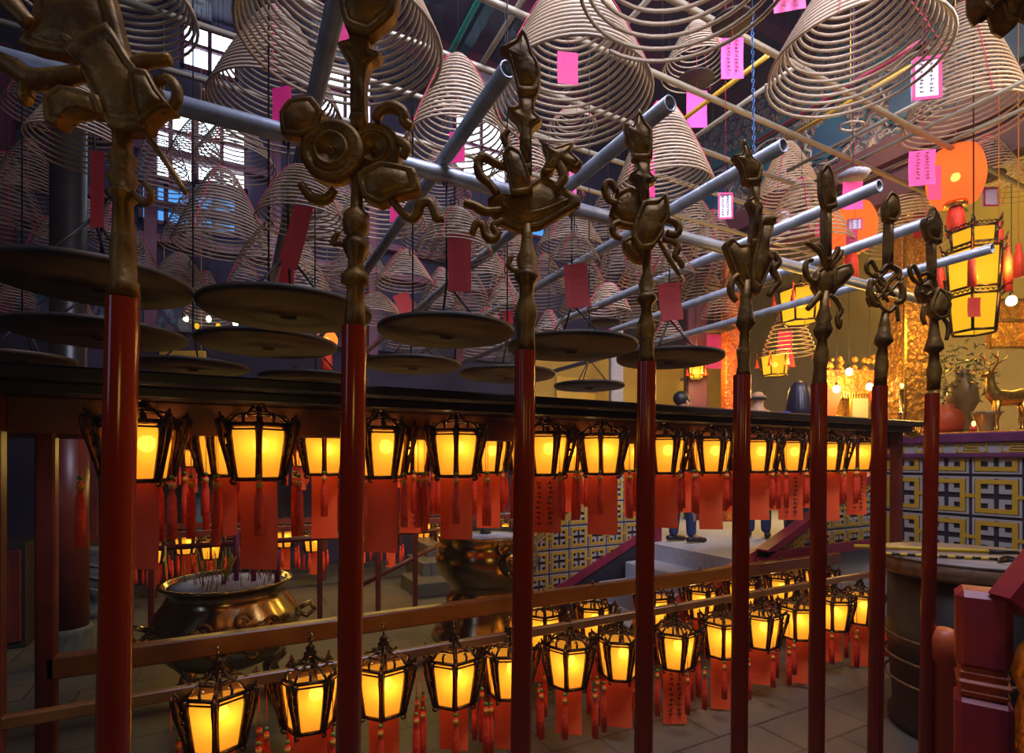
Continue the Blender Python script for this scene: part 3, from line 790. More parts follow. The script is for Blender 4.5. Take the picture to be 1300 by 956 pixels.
# coils farther back that nothing tells apart
far = [(175, 345), (148, 300), (262, 395), (310, 385), (420, 395), (455, 345), (560, 385), (600, 400), (610, 345), (545, 300), (590, 300), (655, 350), (690, 372), (745, 385), (810, 400),
       (826, 345), (880, 300), (905, 322), (930, 352), (60, 330), (90, 395), (20, 380), (635, 310), (700, 240), (770, 300), (815, 290), (560, 235), (890, 380), (240, 300), (380, 360), (955, 345), (520, 425), (620, 435), (430, 270), (250, 195)]
for (u, v) in far:
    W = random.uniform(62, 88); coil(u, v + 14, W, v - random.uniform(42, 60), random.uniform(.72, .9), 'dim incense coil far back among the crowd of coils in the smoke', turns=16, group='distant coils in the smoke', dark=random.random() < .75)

for a_, k_ in sorted(QUEUE, key=lambda q: q[1].get('Y') is None): coil_now(*a_, **k_)
# burnt-out hanger with a pink slip between the far coils
p = at(1083, 222, w=4.6)
t = thing('hanging_ash_plate', p, 'small grey ash plate on a wire with a burnt-down ring and pink slip', 'ash plate')
b = MB(); b.lathe([(0, .02), (.08, .03), (.13, 0), (.10, -.035), (0, -.03)], p, 20); b.build('plate', 'stone', t)
b = MB(); b.cyl(p, (p.x, p.y, CEIL), .004, n=5); b.build('hanging_wire', 'chain_blue', t)
b = MB(); q = at(1082, 160, w=4.6); b.tube([q + Vector((.09 * math.cos(a), .09 * math.sin(a), .02 * math.sin(a))) for a in [k * PI / 10 for k in range(20)]], .009, 6, closed=True); b.build('incense_ring', 'incense', t)
hang_card(t, at(1083, 248, w=4.6), .165, .24, 'card_pink', YAW)
for (u, v, wd_, ht, m, w, lb) in ((1171, 213, .19, .28, 'card_pink', 4.3, 'pink prayer slip wrapped in clear film beside the orange lantern'), (1176, 100, .18, .30, 'card_white', 3.7, 'white prayer slip with a crimson border hanging inside the tall coil'),
                                  (930, 74, .14, .26, 'card_pink', 3.4, 'bright pink slip hanging right of the small coil at the top'), (1003, 2, .16, .10, 'card_magenta', 2.9, 'crimson slip cut by the top edge left of the broad brown coil'),
                                  (921, 262, .10, .19, 'card_white', 3.8, 'white slip framed in pink by the lotus emblem'), (1085, 285, .12, .10, 'card_white', 4.8, 'pale slip glowing beneath the small ash plate')):
    p = at(u, v, w=w); t = thing('prayer_card', p, lb, 'prayer card', 'prayer slips on strings')
    hang_card(t, p, wd_, ht, m, YAW + random.uniform(-.3, .3), name='paper', border='card_magenta' if m == 'card_white' else None, ink=int(u))
    b = MB(); b.cyl(p + Vector((0, 0, ht / 2)), (p.x, p.y, CEIL), .002, n=4); b.build('string', 'thread', t)
p = at(930, 30, w=3.4); b = MB(); b.lathe([(0, 0), (.12, 0), (.13, .01), (.12, .014), (0, .01)], p, 20); b.cyl(p, (p.x, p.y, CEIL), .003, n=4)
tag(b.build('ash_plate', 'tray_iron'), 'black round ash plate above the bright pink slip at the top', 'ash plate')

# ------------------------------------------------------------------ black trays
def tray(u, v, W, Y, label, card=None, group='round black ash trays above the lantern rack', tripod=None):
    w = depth(at(u, v, Y=Y)); el = math.sqrt(1 + ((u - CX) / F) ** 2); R = W * w / F / el / 2; c = at(u, v, Y=Y)
    t = thing('ash_tray', c, label, 'ash tray', group)
    b = MB(); b.lathe([(0, -.004), (.03, -.004), (.03, -.012), (.034, -.004), (R * .5, -.006), (R * .96, -.002), (R, .006), (R * 1.005, .022), (R * .985, .024), (R * .96, .008), (0, .003)], c, 56); b.build('plate', 'tray_iron', t)
    top = Vector((c.x, c.y, c.z + (tripod or .22)))
    for q in range(3):
        a = q * 2 * PI / 3 + TH + .3; e = c + Vector((R * .62 * math.cos(a), R * .62 * math.sin(a), 0)); b = MB(); b.cyl(e, top, .005, n=6); b.build('support_wire', 'wire_black', t)
    b = MB(); zh = EYE + PIPEZ if Y == 2.13 else CEIL; b.cyl(top, (c.x, c.y, zh), .0045, n=6)
    b.tube([(c.x + .02 * math.cos(q * .7), c.y, EYE + PIPEZ - .02 + .03 * math.sin(q * .7)) for q in range(7)], .004, 5); b.build('hanging_rod', 'wire_black', t)
    if card:
        cu, c0, c1, cw, tl = card; wc = w; hang_card(t, at(cu, (c0 + c1) / 2, w=wc) - FWD * .02, cw * w / F, (c1 - c0) * w / F, 'card_red', YAW + .1, tilt=tl)


tray(120, 363, 278, 2.13, 'largest black ash tray, cut by the left edge behind the first pole', (129, 196, 292, 17, 0))
tray(366, 399, 222, 2.13, 'black ash tray behind the second pole, leaning crimson slip above', (378, 262, 345, 24, .25))
tray(567, 425, 172, 2.13, 'black ash tray left of the third pole with broad red slip above', (584, 298, 372, 29, 0))
tray(726, 444, 165, 2.13, 'black ash tray between third and fourth poles with tall red slip', (732, 337, 392, 30, -.08))
tray(850, 458, 138, 2.13, 'black ash tray right of the fourth pole, rightmost of the front row', (850, 361, 408, 28, -.12))
g = 'second row of black ash trays'
tray(128, 428, 240, 2.95, 'black ash tray under the largest tray, second row at far left', group=g)
tray(341, 440, 182, 2.95, 'black ash tray just under the tray of the second pole', group=g)
tray(524, 466, 124, 2.95, 'black ash tray right of the second pole, lower and farther', group=g)
tray(644, 478, 122, 2.95, 'black ash tray crossing behind the third pole, low over the beam', group=g)
tray(748, 492, 90, 3.4, 'small black ash tray low over the beam right of the third pole', group=g)
g = 'third row of black ash trays'
tray(28, 458, 150, 3.75, 'black ash tray barely above the beam at the left edge', group=g)
tray(245, 468, 150, 3.75, 'black ash tray barely above the beam between first and second poles', group=g)
tray(400, 484, 140, 3.75, 'black ash tray barely above the beam left of the second pole', group=g)

# ------------------------------------------------------------------ pipes
def pipe(a, b_, r, m, label, group=None, name='steel_pipe'):
    b = MB(); a = Vector(a); b_ = Vector(b_); n = 16; d = (b_ - a).normalized(); u_ = d.orthogonal().normalized(); v_ = d.cross(u_)
    ri = r * .8; ring = lambda p, rr: [p + (u_ * math.cos(2 * PI * k / n) + v_ * math.sin(2 * PI * k / n)) * rr for k in range(n)]
    vs = ring(a + d * .06, ri) + ring(a, ri) + ring(a, r) + ring(b_, r) + ring(b_, ri) + ring(b_ - d * .06, ri)
    fs = [(j * n + k, j * n + (k + 1) % n, (j + 1) * n + (k + 1) % n, (j + 1) * n + k) for j in range(5) for k in range(n)]
    b.add(vs, fs, 0, True); b.add(ring(a + d * .06, ri), [tuple(range(n))]); b.add(ring(b_ - d * .06, ri), [tuple(range(n))[::-1]])
    o = b.build(name, m); mid = a
    for v in o.data.vertices: v.co -= mid
    o.location = mid
    return tag(o, label, 'pipe', group)


zA = EYE + PIPEZ
pipe((-2.6, 2.13, zA), (4.6, 2.13, zA), .033, 'galvanised', 'long galvanised pipe running the whole width behind the emblems', 'galvanised pipe grid')
pl = ['left of the drum emblem and rising past the top edge', 'with its open end beside the dragon emblem tip', 'with its open end at the palm fan tip',
      'with its open end right of the lotus tip', 'with its open end beside the knot emblem tip', 'with its open end at the twin fish tip', 'ending before the yellow palace lantern']
for i, (x, y0) in enumerate(((.255, .45), (.79, 1.54), (1.375, 1.42), (1.965, 1.40), (2.645, 1.40), (3.275, 1.5), (4.02, 1.5))):
    pipe((x, y0, zA + (.005 if i else .0) + .058), (x, 6.6, zA + .058), .029, 'galvanised', 'galvanised cross pipe ' + pl[i], 'galvanised pipe grid')
Z2 = 4.45
for i, (m_, mt, lb) in enumerate(((.286, 'pipe_pale', 'fifth'), (.326, 'pipe_pale', 'fourth'), (.373, 'pipe_pale', 'third'), (.44, 'pipe_pale', 'second'), (.535, 'pipe_pale', 'first'))):
    y = (Z2 - EYE) / (m_ / CT); pipe((-4, y, Z2), (7.4, y, Z2), .022, mt, 'thin pale roof pipe running lengthwise, %s nearest of its kind' % lb, 'thin roof pipes')
for (m_, mt, ua, ub, lb) in ((2.9, 'pipe_pale', 330, 520, 'pale roof pipe crossing behind the large drum coil'), (1.87, 'pipe_green', 500, 640, 'dark green roof pipe near the top, left of the central coil'), (1.59, 'pipe_pale', 560, 700, 'pale roof pipe crossing beside the green one'), (1.11, 'pipe_pale', 700, 860, 'pale roof pipe crossing right of the big central coil'),
                        (.757, 'pipe_yellow', 800, 975, 'yellow roof pipe under the small coil at the top'), (.70, 'pipe_pale', 780, 1010, 'pale roof pipe beside the yellow one'), (.609, 'pipe_crimson', 960, 1170, 'crimson roof pipe under the broad brown coil'), (.581, 'pipe_yellow', 980, 1160, 'yellow roof pipe under the crimson one'),
                        (.522, 'pipe_pale', 1000, 1200, 'pale pipe along the foot of the carved beam'), (.48, 'pipe_pale', 1000, 1330, 'lowest pale pipe along the carved beam'), (.445, 'pipe_pale', 1080, 1330, 'pale pipe over the hall edge')):
    x = (Z2 + .05 - EYE) / (m_ / ST); ya = min(8.4, at(ua, 100, X=x).y); yb = at(ub, 100, X=x).y
    pipe((x, yb, Z2 + .05), (x, ya, Z2 + .05), .018, mt, lb, 'thin roof pipes')
# blue chain
p = at(955, 25, w=3.2); q = at(957, 205, w=3.2); b = MB(); n_ = 30
for k in range(n_):
    c = p.lerp(q, k / n_); a = k % 2
    b.tube([c + (RIGHT if a else FWD) * .008 * math.cos(t) + UP * .014 * math.sin(t) for t in [j * PI / 4 for j in range(8)]], .0028, 4, closed=True)
b.cyl(p, (p.x, p.y, CEIL), .004, n=5)
tag(b.build('chain', 'chain_blue'), 'blue steel chain hanging straight down beside the lotus emblem tip', 'chain')

# ------------------------------------------------------------------ lantern rack
RX0, RX1 = -.72, 4.85
rk = thing('lantern_rack', (RX0, 2.4, 0), 'long dark wooden rack from which the rows of glowing lanterns hang', 'lantern rack')
b = MB(); L_ = RX1 - RX0; xm = (RX0 + RX1) / 2
zt = EYE + .325
b.box((xm - .35, 2.40, zt - .035), (L_ + .7, .34, .045), 0, bev=.008); b.box((xm - .35, 2.42, zt - .078), (L_ + .66, .22, .04), 0, bev=.006)
b.build('cornice', 'beam_black', rk)
for y in (2.47, 3.10):
    b = MB(); b.box((xm - .35, y, zt - .16), (L_ + .64, .06, .13), 0, bev=.008); b.build('beam', 'beam_brown', rk)
b = MB(); b.box((xm - .3, 3.08, zt - .075), (L_ + .6, .2, .05), 0, bev=.006); b.build('cornice', 'beam_black', rk)
zr = EYE - .885
b = MB(); b.box((xm, 2.4, zr + .0), (L_, .035, .045), 0, bev=.005); b.build('rail', 'rail_wood', rk)
b = MB(); b.box((xm + .08, 3.02, zr - .02), (L_ + .16, .07, .10), 0, bev=.008); b.build('rail', 'rail_wood', rk)
for x in (RX0, RX1 - .08):
    for y in (2.4, 3.02):
        b = MB(); b.box((x, y, zt / 2 - .04), (.07, .07, zt - .08), 0, bev=.008); b.build('post', 'dark_lacquer', rk)
b = MB(); b.box((RX1, 2.7, zt - .05), (.12, .75, .06), bev=.01)
b.ball((RX1 + .06, 2.36, zt - .1), .055, n=12, sq=(1.2, .8, .8)); b.tube([(RX1 + .1, 2.36, zt - .12), (RX1 + .17, 2.36, zt - .1), (RX1 + .2, 2.36, zt - .04)], [.03, .02, .01], 8)
b.build('dragon_finial', 'gold', rk)

# ------------------------------------------------------------------ lanterns
def make_lantern(beads=True, ntas=6):
    """glass body from z = 0 to .215; hook above, tassels and slip below"""
    rt, rb, h = .122, .096, .215
    t = thing('hanging_lantern', (0, 0, 0), '', 'lantern')
    A = [k * PI / 3 for k in range(6)]
    P3 = lambda r, a, z: Vector((r * math.cos(a), r * math.sin(a), z))
    b = MB()
    for (r, z, q) in ((rt, h, .008), (rb, 0, .008), (rt * .97, h - .02, .004)):
        for k in range(6): b.cyl(P3(r, A[k], z), P3(r, A[(k + 1) % 6], z), q, n=6)
    for a in A:
        b.tube([P3(rt, a, h), P3(rt * .985, a, h * .8), P3((rt + rb) / 2, a, h * .45), P3(rb, a, 0)], [.016, .013, .012, .014], 6)
        # scrolled bracket outside every corner, curled foot, upturned head
        b.tube([P3(rt + .018, a, h + .026), P3(rt + .042, a, h + .012), P3(rt + .034, a, h - .03), P3(rt + .022, a, h - .08), P3(rb + .026, a, .06), P3(rb + .018, a, .01)], [.006, .011, .012, .009, .009, .006], 6)
        b.tube([P3(rb + .004 + .014 * math.cos(q), a, -.006 + .014 * math.sin(q)) for q in [-2.4 + j * .75 for j in range(8)]], .0045, 5)
        b.tube([P3(rt, a, h + .004), P3(rt + .028, a, h + .018), P3(rt + .036, a, h + .045)], [.010, .009, .003], 6)
        b.ball(P3(rt + .006, a, h - .01), .013, n=6)
        for zz in (.05, .09, .13, .17): b.ball(P3(rb + (rt - rb) * zz / h + .016, a, zz), .0085, n=5)
    b.build('frame', 'lantern_metal', t)
    b = MB()                                     # openwork crown: six curved arms to a finial
    for a in A: b.tube([P3(rt, a, h + .004), P3(rt * .72, a, h + .035), P3(rt * .38, a, h + .045), P3(.012, a, h + .085)], [.007, .006, .005, .006], 6)
    for r, z in ((rt * .60, h + .038), (rt * .3, h + .052)):
        for k in range(6): b.cyl(P3(r, A[k], z), P3(r, A[(k + 1) % 6], z), .0045, n=5)
    for k in range(6):
        a = A[k] + PI / 6; b.tube([P3(rt * .86, a, h + .004), P3(rt * .9, a, h + .026), P3(rt * .8, a, h + .04), P3(rt * .72, a, h + .03)], .006, 5)
    b.lathe([(0, h + .07), (.022, h + .075), (.028, h + .088), (.014, h + .10), (.02, h + .11), (.006, h + .125)], n=10)
    b.tube([(.013 * math.cos(q), 0, h + .14 + .013 * math.sin(q)) for q in [j * PI / 4 for j in range(8)]], .0035, 5, closed=True)
    b.build('crown', 'lantern_metal', t)
    for k in range(6):
        a0, a1 = A[k], A[(k + 1) % 6]; b = MB(); g = .93
        p = [P3(rb * g, a0, .008), P3(rb * g, a1, .008), P3(rt * g * .965, a1, h - .03), P3(rt * g * .985, a1, h - .012), P3(rt * g * .985, a0, h - .012), P3(rt * g * .965, a0, h - .03)]
        c0, c1 = p[3], p[4]; p[3] = c0.lerp(c1, .14); p[4] = c1.lerp(c0, .14); nrm = (P3(1, (a0 + a1) / 2, 0))
        b.prism(p, nrm * -.003); b.build('glass_pane', 'pane_amber', t)
    b = MB(); b.ball((.028, .010, .135), .029, n=12, sq=(1, 1, 1.1)); bu = b.build('bulb', 'bulb', t)
    b = MB(); b.cyl((.028, .01, .164), (.01, 0, h + .08), .011, n=8); b.build('bulb_socket', 'lantern_metal', t)
    for k in range(ntas):
        a = A[k]; r = rt + .046; ln = .21 + .02 * (k % 3)
        b = MB(); b.cyl(P3(r, a, h + .03), P3(r, a, .02), .0016, n=4)
        b.lathe([(.006, .0), (.010, -.004), (.010, -.034), (.0085, -.037), (.015, -.06), (.0175, -.13), (.0165, -ln), (0, -ln)], P3(r, a, 0), 12, flute=.12, fn=6)
        ts = b.build('tassel', 'tassel', t)
        if beads:
            b = MB(); b.ball(P3(r, a, .012), .0095, n=8); b.lathe([(.0115, -.008), (.0115, -.03)], P3(r, a, 0), 8, 1); b.build('bead', ['bead_green', 'bead_gold'], ts)
    return t


def add_slip(t, ht, wd_, ink=False, yaw=None, m='card_lantern', dx=0):
    o = hang_card(t, Vector((dx, 0, -.012 - ht / 2)), wd_, ht, m, YAW + (yaw or 0) - t.rotation_euler.z, name='paper_slip', ink=ink, world=False)
    return o


proto = make_lantern(); proto_far = make_lantern(False, 6); first = [True, True]
ORD = ['first', 'second', 'third', 'fourth', 'fifth', 'sixth', 'seventh', 'eighth', 'ninth', 'tenth', 'eleventh', 'twelfth', 'thirteenth', 'fourteenth', 'fifteenth', 'sixteenth']


def place_lantern(p, rot, label, group, slip=(.33, .16, False), far=False, hang=None):
    i = 1 if far else 0
    if first[i]: o = (proto, proto_far)[i]; first[i] = False; todo.append(o); src = None
    else: src = copy_tree((proto, proto_far)[i]); o = src
    for c in [c for c in o.children if c.name.startswith(('paper_slip', 'hook'))]: bpy.data.objects.remove(c)
    o.location = p; o.rotation_euler = (0, 0, rot); o['label'] = label; o['group'] = group; o['category'] = 'lantern'
    pend.append((o, slip, hang, p.z))
    return o


todo, pend = [], []
HAND = lambda u, k: YAW + k
front = [(176, 0), (328, 1), (483, 0), (579, 1), (692, 0), (765, 1), (843, 0), (903, 0), (962, 0), (1004, 0), (1052, 0), (1088, 1)]
zb = EYE - .072
for i, (u, kind) in enumerate(front):
    p = at(u, 600, Y=2.385); p.z = zb
    face = math.atan2(-p.y, -p.x); rot = face + (0 if kind else PI / 6) + random.uniform(-.12, .12)
    place_lantern(p, rot, 'glowing lantern in the upper front row, %s from the left' % ORD[i], 'upper front row of lanterns', (random.uniform(.29, .36), random.uniform(.145, .17), 3 if u in (692, 1004, 1088) else False), hang=zt - .2)
back = [(285, 0), (412, 1), (521, 1), (620, 0), (668, 1), (725, 0), (806, 1), (868, 0), (930, 0), (982, 1), (1030, 0)]
for i, (u, kind) in enumerate(back):
    p = at(u, 600, Y=3.02); p.z = zb
    face = math.atan2(-p.y, -p.x); rot = face + (0 if kind else PI / 6) + random.uniform(-.15, .15)
    place_lantern(p, rot, 'glowing lantern in the upper back row, %s from the left' % ORD[i], 'upper back row of lanterns', (random.uniform(.24, .34), random.uniform(.12, .15), 5 if u in (521, 930) else False), hang=zt - .2)
zl = EYE - 1.235
lowf = [(277, 1), (394, 0), (487, 1), (576, 1), (645, 0), (722, 1), (786, 0), (857, 0), (917, 1), (966, 0), (1012, 1), (1058, 1), (1092, 0)]
for i, (u, kind) in enumerate(lowf):
    p = at(u, 600, Y=2.4); p.z = zl + .12 * max(0, min(1, (857 - u) / 400))
    face = math.atan2(-p.y, -p.x); rot = face + (0 if kind else PI / 6) + random.uniform(-.12, .12)
    place_lantern(p, rot, 'glowing lantern under the lower front rail, %s from the left' % ORD[i], 'lower front row of lanterns', (random.uniform(.22, .34), .14, 7 if u == 857 else False), hang=zr)
lowb = [(690, 1), (752, 0), (830, 1), (889, 0), (942, 1), (990, 0), (1040, 0)]
for i, (u, kind) in enumerate(lowb):
    p = at(u, 600, Y=3.02); p.z = zl + .02
    face = math.atan2(-p.y, -p.x); rot = face + (0 if kind else PI / 6) + random.uniform(-.12, .12)
    place_lantern(p, rot, 'glowing lantern under the lower back rail, %s from the left' % ORD[i], 'lower back row of lanterns', (random.uniform(.2, .3), .13, False), hang=zr)
# the opposite rack beyond the burners, same lanterns
YF = 7.5
for i, u in enumerate((190, 243, 312, 382, 440, 505, 560, 612)):
    p = at(u, 600, Y=YF); p.z = zb
    place_lantern(p, random.uniform(0, 1), 'small distant lantern in the upper row of the far rack, %s from the left' % ORD[i], 'upper row of the far rack', (.3, .14, False), True, hang=zt - .2)
for i, u in enumerate((196, 236, 268, 362, 398, 458, 496, 538, 562, 590, 640)):
    p = at(u, 600, Y=YF if i % 2 else YF - .5); p.z = zl + .12
    place_lantern(p, random.uniform(0, 1), 'small distant lantern in the lower row of the far rack, %s from the left' % ORD[i], 'lower row of the far rack', (.28, .13, False), True, hang=zr + .1)
for (o, slip, hang, z) in pend:
    add_slip(o, slip[0], slip[1], (slip[2] + len(o.name)) if slip[2] else False, random.uniform(-.15, .15))
    if hang:
        b = MB(); top = hang - z
        b.cyl((0, 0, .355), (0, 0, max(.36, top)), .003, n=5)
        b.tube([(.017 * math.cos(q), 0, .372 + .017 * math.sin(q)) for q in [j * PI / 5 for j in range(10)]], .004, 5, closed=True)
        b.build('hook', 'brass', o, world=False)

# far rack
fr = thing('lantern_rack', (0, YF, 0), 'distant dark red rack beyond the brass burners holding the small lanterns', 'lantern rack')
xa, xb = at(110, 600, Y=YF).x, at(690, 600, Y=YF).x; xm = (xa + xb) / 2; L_ = xb - xa
b = MB(); b.box((xm, YF, zt - .06), (L_, .3, .08), bev=.008); b.build('cornice', 'beam_black', fr)
b = MB(); b.box((xm, YF, zt - .16), (L_, .06, .12), bev=.008); b.build('beam', 'beam_brown', fr)
for z, y in ((.82, YF), (.78, YF - .5)):
    b = MB(); b.box((xm, y, z), (L_, .05, .07), bev=.006); b.build('rail', 'dark_lacquer', fr)
for u in (120, 195, 325, 410, 528, 682):
    p = at(u, 600, Y=YF); b = MB(); b.box((p.x, YF, zt / 2), (.07, .07, zt), bev=.006); b.build('post', 'dark_lacquer', fr)

# red fence with sloping handrail in front of the far steps
fe = thing('guard_rail', (1.2, 5.6, 0), 'thin dark red iron guard rail standing behind the burners', 'railing')
YG = 5.4
for u in (192, 322, 406, 480, 527):
    p = at(u, 700, Y=YG); b = MB(); b.box((p.x, YG, .45), (.045, .045, .9), bev=.004); b.build('post', 'dark_lacquer', fe)
b = MB(); b.cyl(at(192, 700, Y=YG).to_2d().to_3d() + Vector((0, 0, .86)), at(600, 700, Y=YG).to_2d().to_3d() + Vector((0, 0, .86)), .025); b.build('top_rail', 'dark_lacquer', fe)
b = MB(); p = at(455, 745, Y=YG); q = at(560, 690, Y=YG); b.cyl(p, q, .022); b.build('sloping_rail', 'dark_lacquer', fe)

# far ochre steps
for i, (d_, z) in enumerate(((0, .17), (.35, .34), (.7, .5))):
    b = MB(); b.box((3.0, 6.35 + d_, z / 2), (2.2 - .35 * i, .7, z), bev=.01); struct(b.build('trim_%d' % (9 + i), 'floor_stone'))

# ------------------------------------------------------------------ brass burners
def sticks(t, c, r, n, rnd, us=None):
    for k in range(n):
        a = rnd.uniform(0, 6.28); q = r * math.sqrt(rnd.random()) * .9; p = c + Vector((q * math.cos(a), q * math.sin(a), 0)); h = rnd.uniform(.12, .26)
        d = Vector((rnd.uniform(-.16, .16), rnd.uniform(-.16, .16), 1)) * h
        b = MB(); b.cyl(p, p + d * .35, .0028, n=5, mi=1); b.cyl(p + d * .35, p + d, .0022, n=5, mi=0)
        o = b.build('joss_stick', ['stick_yellow', 'stick_purple']); tag(o, 'thin yellow joss stick standing in the ash of the left brass burner', 'joss stick', 'joss sticks in the left burner')


c = at(289, 738, Y=3.95); w = depth(c); R = 163 * w / F / 1.12 / 2; k = R / .36
bn = thing('incense_burner', (c.x, c.y, 0), 'wide brass incense burner at left, full of ash with joss sticks', 'incense burner')
z0 = c.z
b = MB(); b.lathe([(0, z0 - .50 * k), (.22 * k, z0 - .50 * k), (.33 * k, z0 - .44 * k), (.40 * k, z0 - .34 * k), (.425 * k, z0 - .25 * k), (.40 * k, z0 - .17 * k), (.345 * k, z0 - .10 * k), (.325 * k, z0 - .05 * k), (.345 * k, z0 - .015), (.375 * k, z0), (.375 * k, z0 + .012), (.34 * k, z0 + .012), (.32 * k, z0 - .03), (0, z0 - .03)], (c.x, c.y, 0), 56)
b.build('bowl', 'brass', bn)
b = MB(); b.lathe([(.335 * k, z0 - .012), (.2 * k, z0 + .002), (0, z0 + .006)], (c.x, c.y, 0), 32); b.build('ash_bed', 'ash', bn)
for s in range(3):
    a = s * 2 * PI / 3 + .4; b = MB(); e = Vector((c.x, c.y, 0)) + Vector((.27 * k * math.cos(a), .27 * k * math.sin(a), 0))
    b.tube([e + UP * (z0 - .42 * k), e + UP * (z0 - .55 * k) + Vector((.05 * math.cos(a), .05 * math.sin(a), 0)), e + UP * .2, e + UP * .0 + Vector((.04 * math.cos(a), .04 * math.sin(a), 0))], [.08, .065, .05, .07], 12); b.build('leg', 'brass', bn)
b = MB()                                         # cast dragon relief on the belly facing the court
da = math.atan2(-c.y, -c.x) + .12
for q in range(60):
    t = q / 59; a = da - .62 + 1.25 * t; zz = z0 - .26 * k + .065 * k * math.sin(t * 19); rr = .432 * k - abs(zz - (z0 - .25 * k)) * .25
    b.ball((c.x + rr * math.cos(a), c.y + rr * math.sin(a), zz), .020 * k * (1 + .4 * math.sin(q * 2.2)), n=7)
for sg, yy in ((-.42, .06), (.05, .1), (.45, .05), (.2, -.1), (-.2, -.1)):
    a = da + sg; cc = Vector((c.x + .42 * k * math.cos(a), c.y + .42 * k * math.sin(a), z0 - .25 * k + yy * k)); tg = Vector((-math.sin(a), math.cos(a), 0))
    b.tube([cc + tg * .05 * k * math.cos(t) * (1 - t / 9) + UP * .05 * k * math.sin(t) * (1 - t / 9) for t in [j * .6 for j in range(12)]], .010 * k, 6)
b.build('dragon_relief', 'brass_dull', bn)
for sg in (-1, 1):
    a = da + sg * 1.45; e = Vector((c.x + .42 * k * math.cos(a), c.y + .42 * k * math.sin(a), z0 - .22 * k)); ou = Vector((math.cos(a), math.sin(a), 0)); b = MB()
    b.tube([e, e + ou * .07 + UP * .03, e + ou * .1 - UP * .02, e + ou * .05 - UP * .06, e - UP * .03], .018, 8); b.build('handle', 'brass', bn)
rnd = random.Random(3); cz = Vector((c.x, c.y, z0 - .02)); sticks(bn, cz, .30 * k, 44, rnd)
for (du, h, m_) in ((300, .36, 1), (322, .24, 1), (352, .22, 1), (210, .25, 0)):
    p = at(du, 742, w=w); p.z = z0 - .02; b = MB(); b.cyl(p, p + UP * h, .017 if m_ else .006, n=8)
    tag(b.build('incense_candle', 'stick_purple' if m_ else 'stick_yellow'), {300: 'tallest thick purple incense stick in the left burner', 322: 'shorter purple incense stick right of the tallest one', 352: 'rightmost purple incense stick in the left burner', 210: 'single yellow stick at the left rim of the burner'}[du], 'incense stick')
p = at(282, 745, w=w - .1); p.z = z0 - .02
for j in range(9):                                # leaning bundle
    b = MB(); q = p + Vector((rnd.uniform(-.01, .01), rnd.uniform(-.01, .01), 0)); d = (RIGHT * rnd.uniform(.25, .45) + UP) * .2
    b.cyl(q, q + d * .3, .0028, n=5, mi=1); b.cyl(q + d * .3, q + d, .0028, n=5); tag(b.build('joss_stick', ['stick_yellow', 'stick_purple']), 'yellow joss stick in the bundle leaning right at the front of the burner', 'joss stick', 'leaning bundle of joss sticks')

c = at(619, 676, Y=3.95); w = depth(c); R = 122 * w / F / 2; k = R / .36; z0 = c.z
bn = thing('incense_burner', (c.x, c.y, 0), 'polished brass burner on a ringed pedestal beside the third pole', 'incense burner')
b = MB(); b.lathe([(0, z0 - .75 * k), (.42 * k, z0 - .75 * k), (.40 * k, z0 - .70 * k), (.36 * k, z0 - .66 * k), (.37 * k, z0 - .62 * k), (.33 * k, z0 - .58 * k), (.335 * k, z0 - .55 * k), (.30 * k, z0 - .52 * k), (.31 * k, z0 - .46 * k), (.27 * k, z0 - .42 * k), (.30 * k, z0 - .36 * k), (.365 * k, z0 - .28 * k), (.385 * k, z0 - .18 * k), (.37 * k, z0 - .10 * k), (.355 * k, z0 - .07 * k), (.375 * k, z0 - .02), (.375 * k, z0), (.35 * k, z0), (.33 * k, z0 - .03), (0, z0 - .03)], (c.x, c.y, 0), 56)
b.build('bowl', 'brass', bn)
b = MB(); b.lathe([(.33 * k, z0 - .03), (0, z0 - .005)], (c.x, c.y, 0), 28); b.build('ash_bed', 'ash', bn)
b = MB(); zz = z0 - .75 * k; b.box((c.x, c.y, zz / 2), (.62, .62, zz), bev=.03); b.build('plinth', 'stone_dark', bn)
a = math.atan2(-c.y, -c.x) + .42; e = Vector((c.x + .39 * k * math.cos(a), c.y + .39 * k * math.sin(a), z0 - .16 * k))
b = MB(); b.ball(e, .07 * k * 1.3, n=14, sq=(1, 1, 1.1)); tg = Vector((-math.sin(a), math.cos(a), 0)); ou = Vector((math.cos(a), math.sin(a), 0))
for sg in (-1, 1):
    b.ball(e + ou * .075 + tg * sg * .035 + UP * .03, .018, n=8); b.tube([e + tg * sg * .06 + UP * .06, e + tg * sg * .10 + UP * .1, e + tg * sg * .09 + UP * .13], [.02, .014, .006], 7)
b.ball(e + ou * .09 - UP * .015, .028, n=8, sq=(1, 1, .7)); b.tube([e + ou * .08 + tg * .06 * math.cos(t) - UP * (.05 + .05 * math.sin(t)) for t in [j * PI / 6 for j in range(7)]], .011, 6)
b.build('lion_mask', 'brass', bn)
b = MB(); q = Vector((c.x - .02, c.y, z0)); b.tube([q + Vector((0, 0, 0)), q + Vector((.0, 0, .08)), q + Vector((-.03, 0, .14)), q + Vector((.02, 0, .24))], [.05, .03, .025, .02], 8)
tag(b.build('incense_statuette', 'stone_dark'), 'small dark upright figure standing in the second burner', 'statuette')

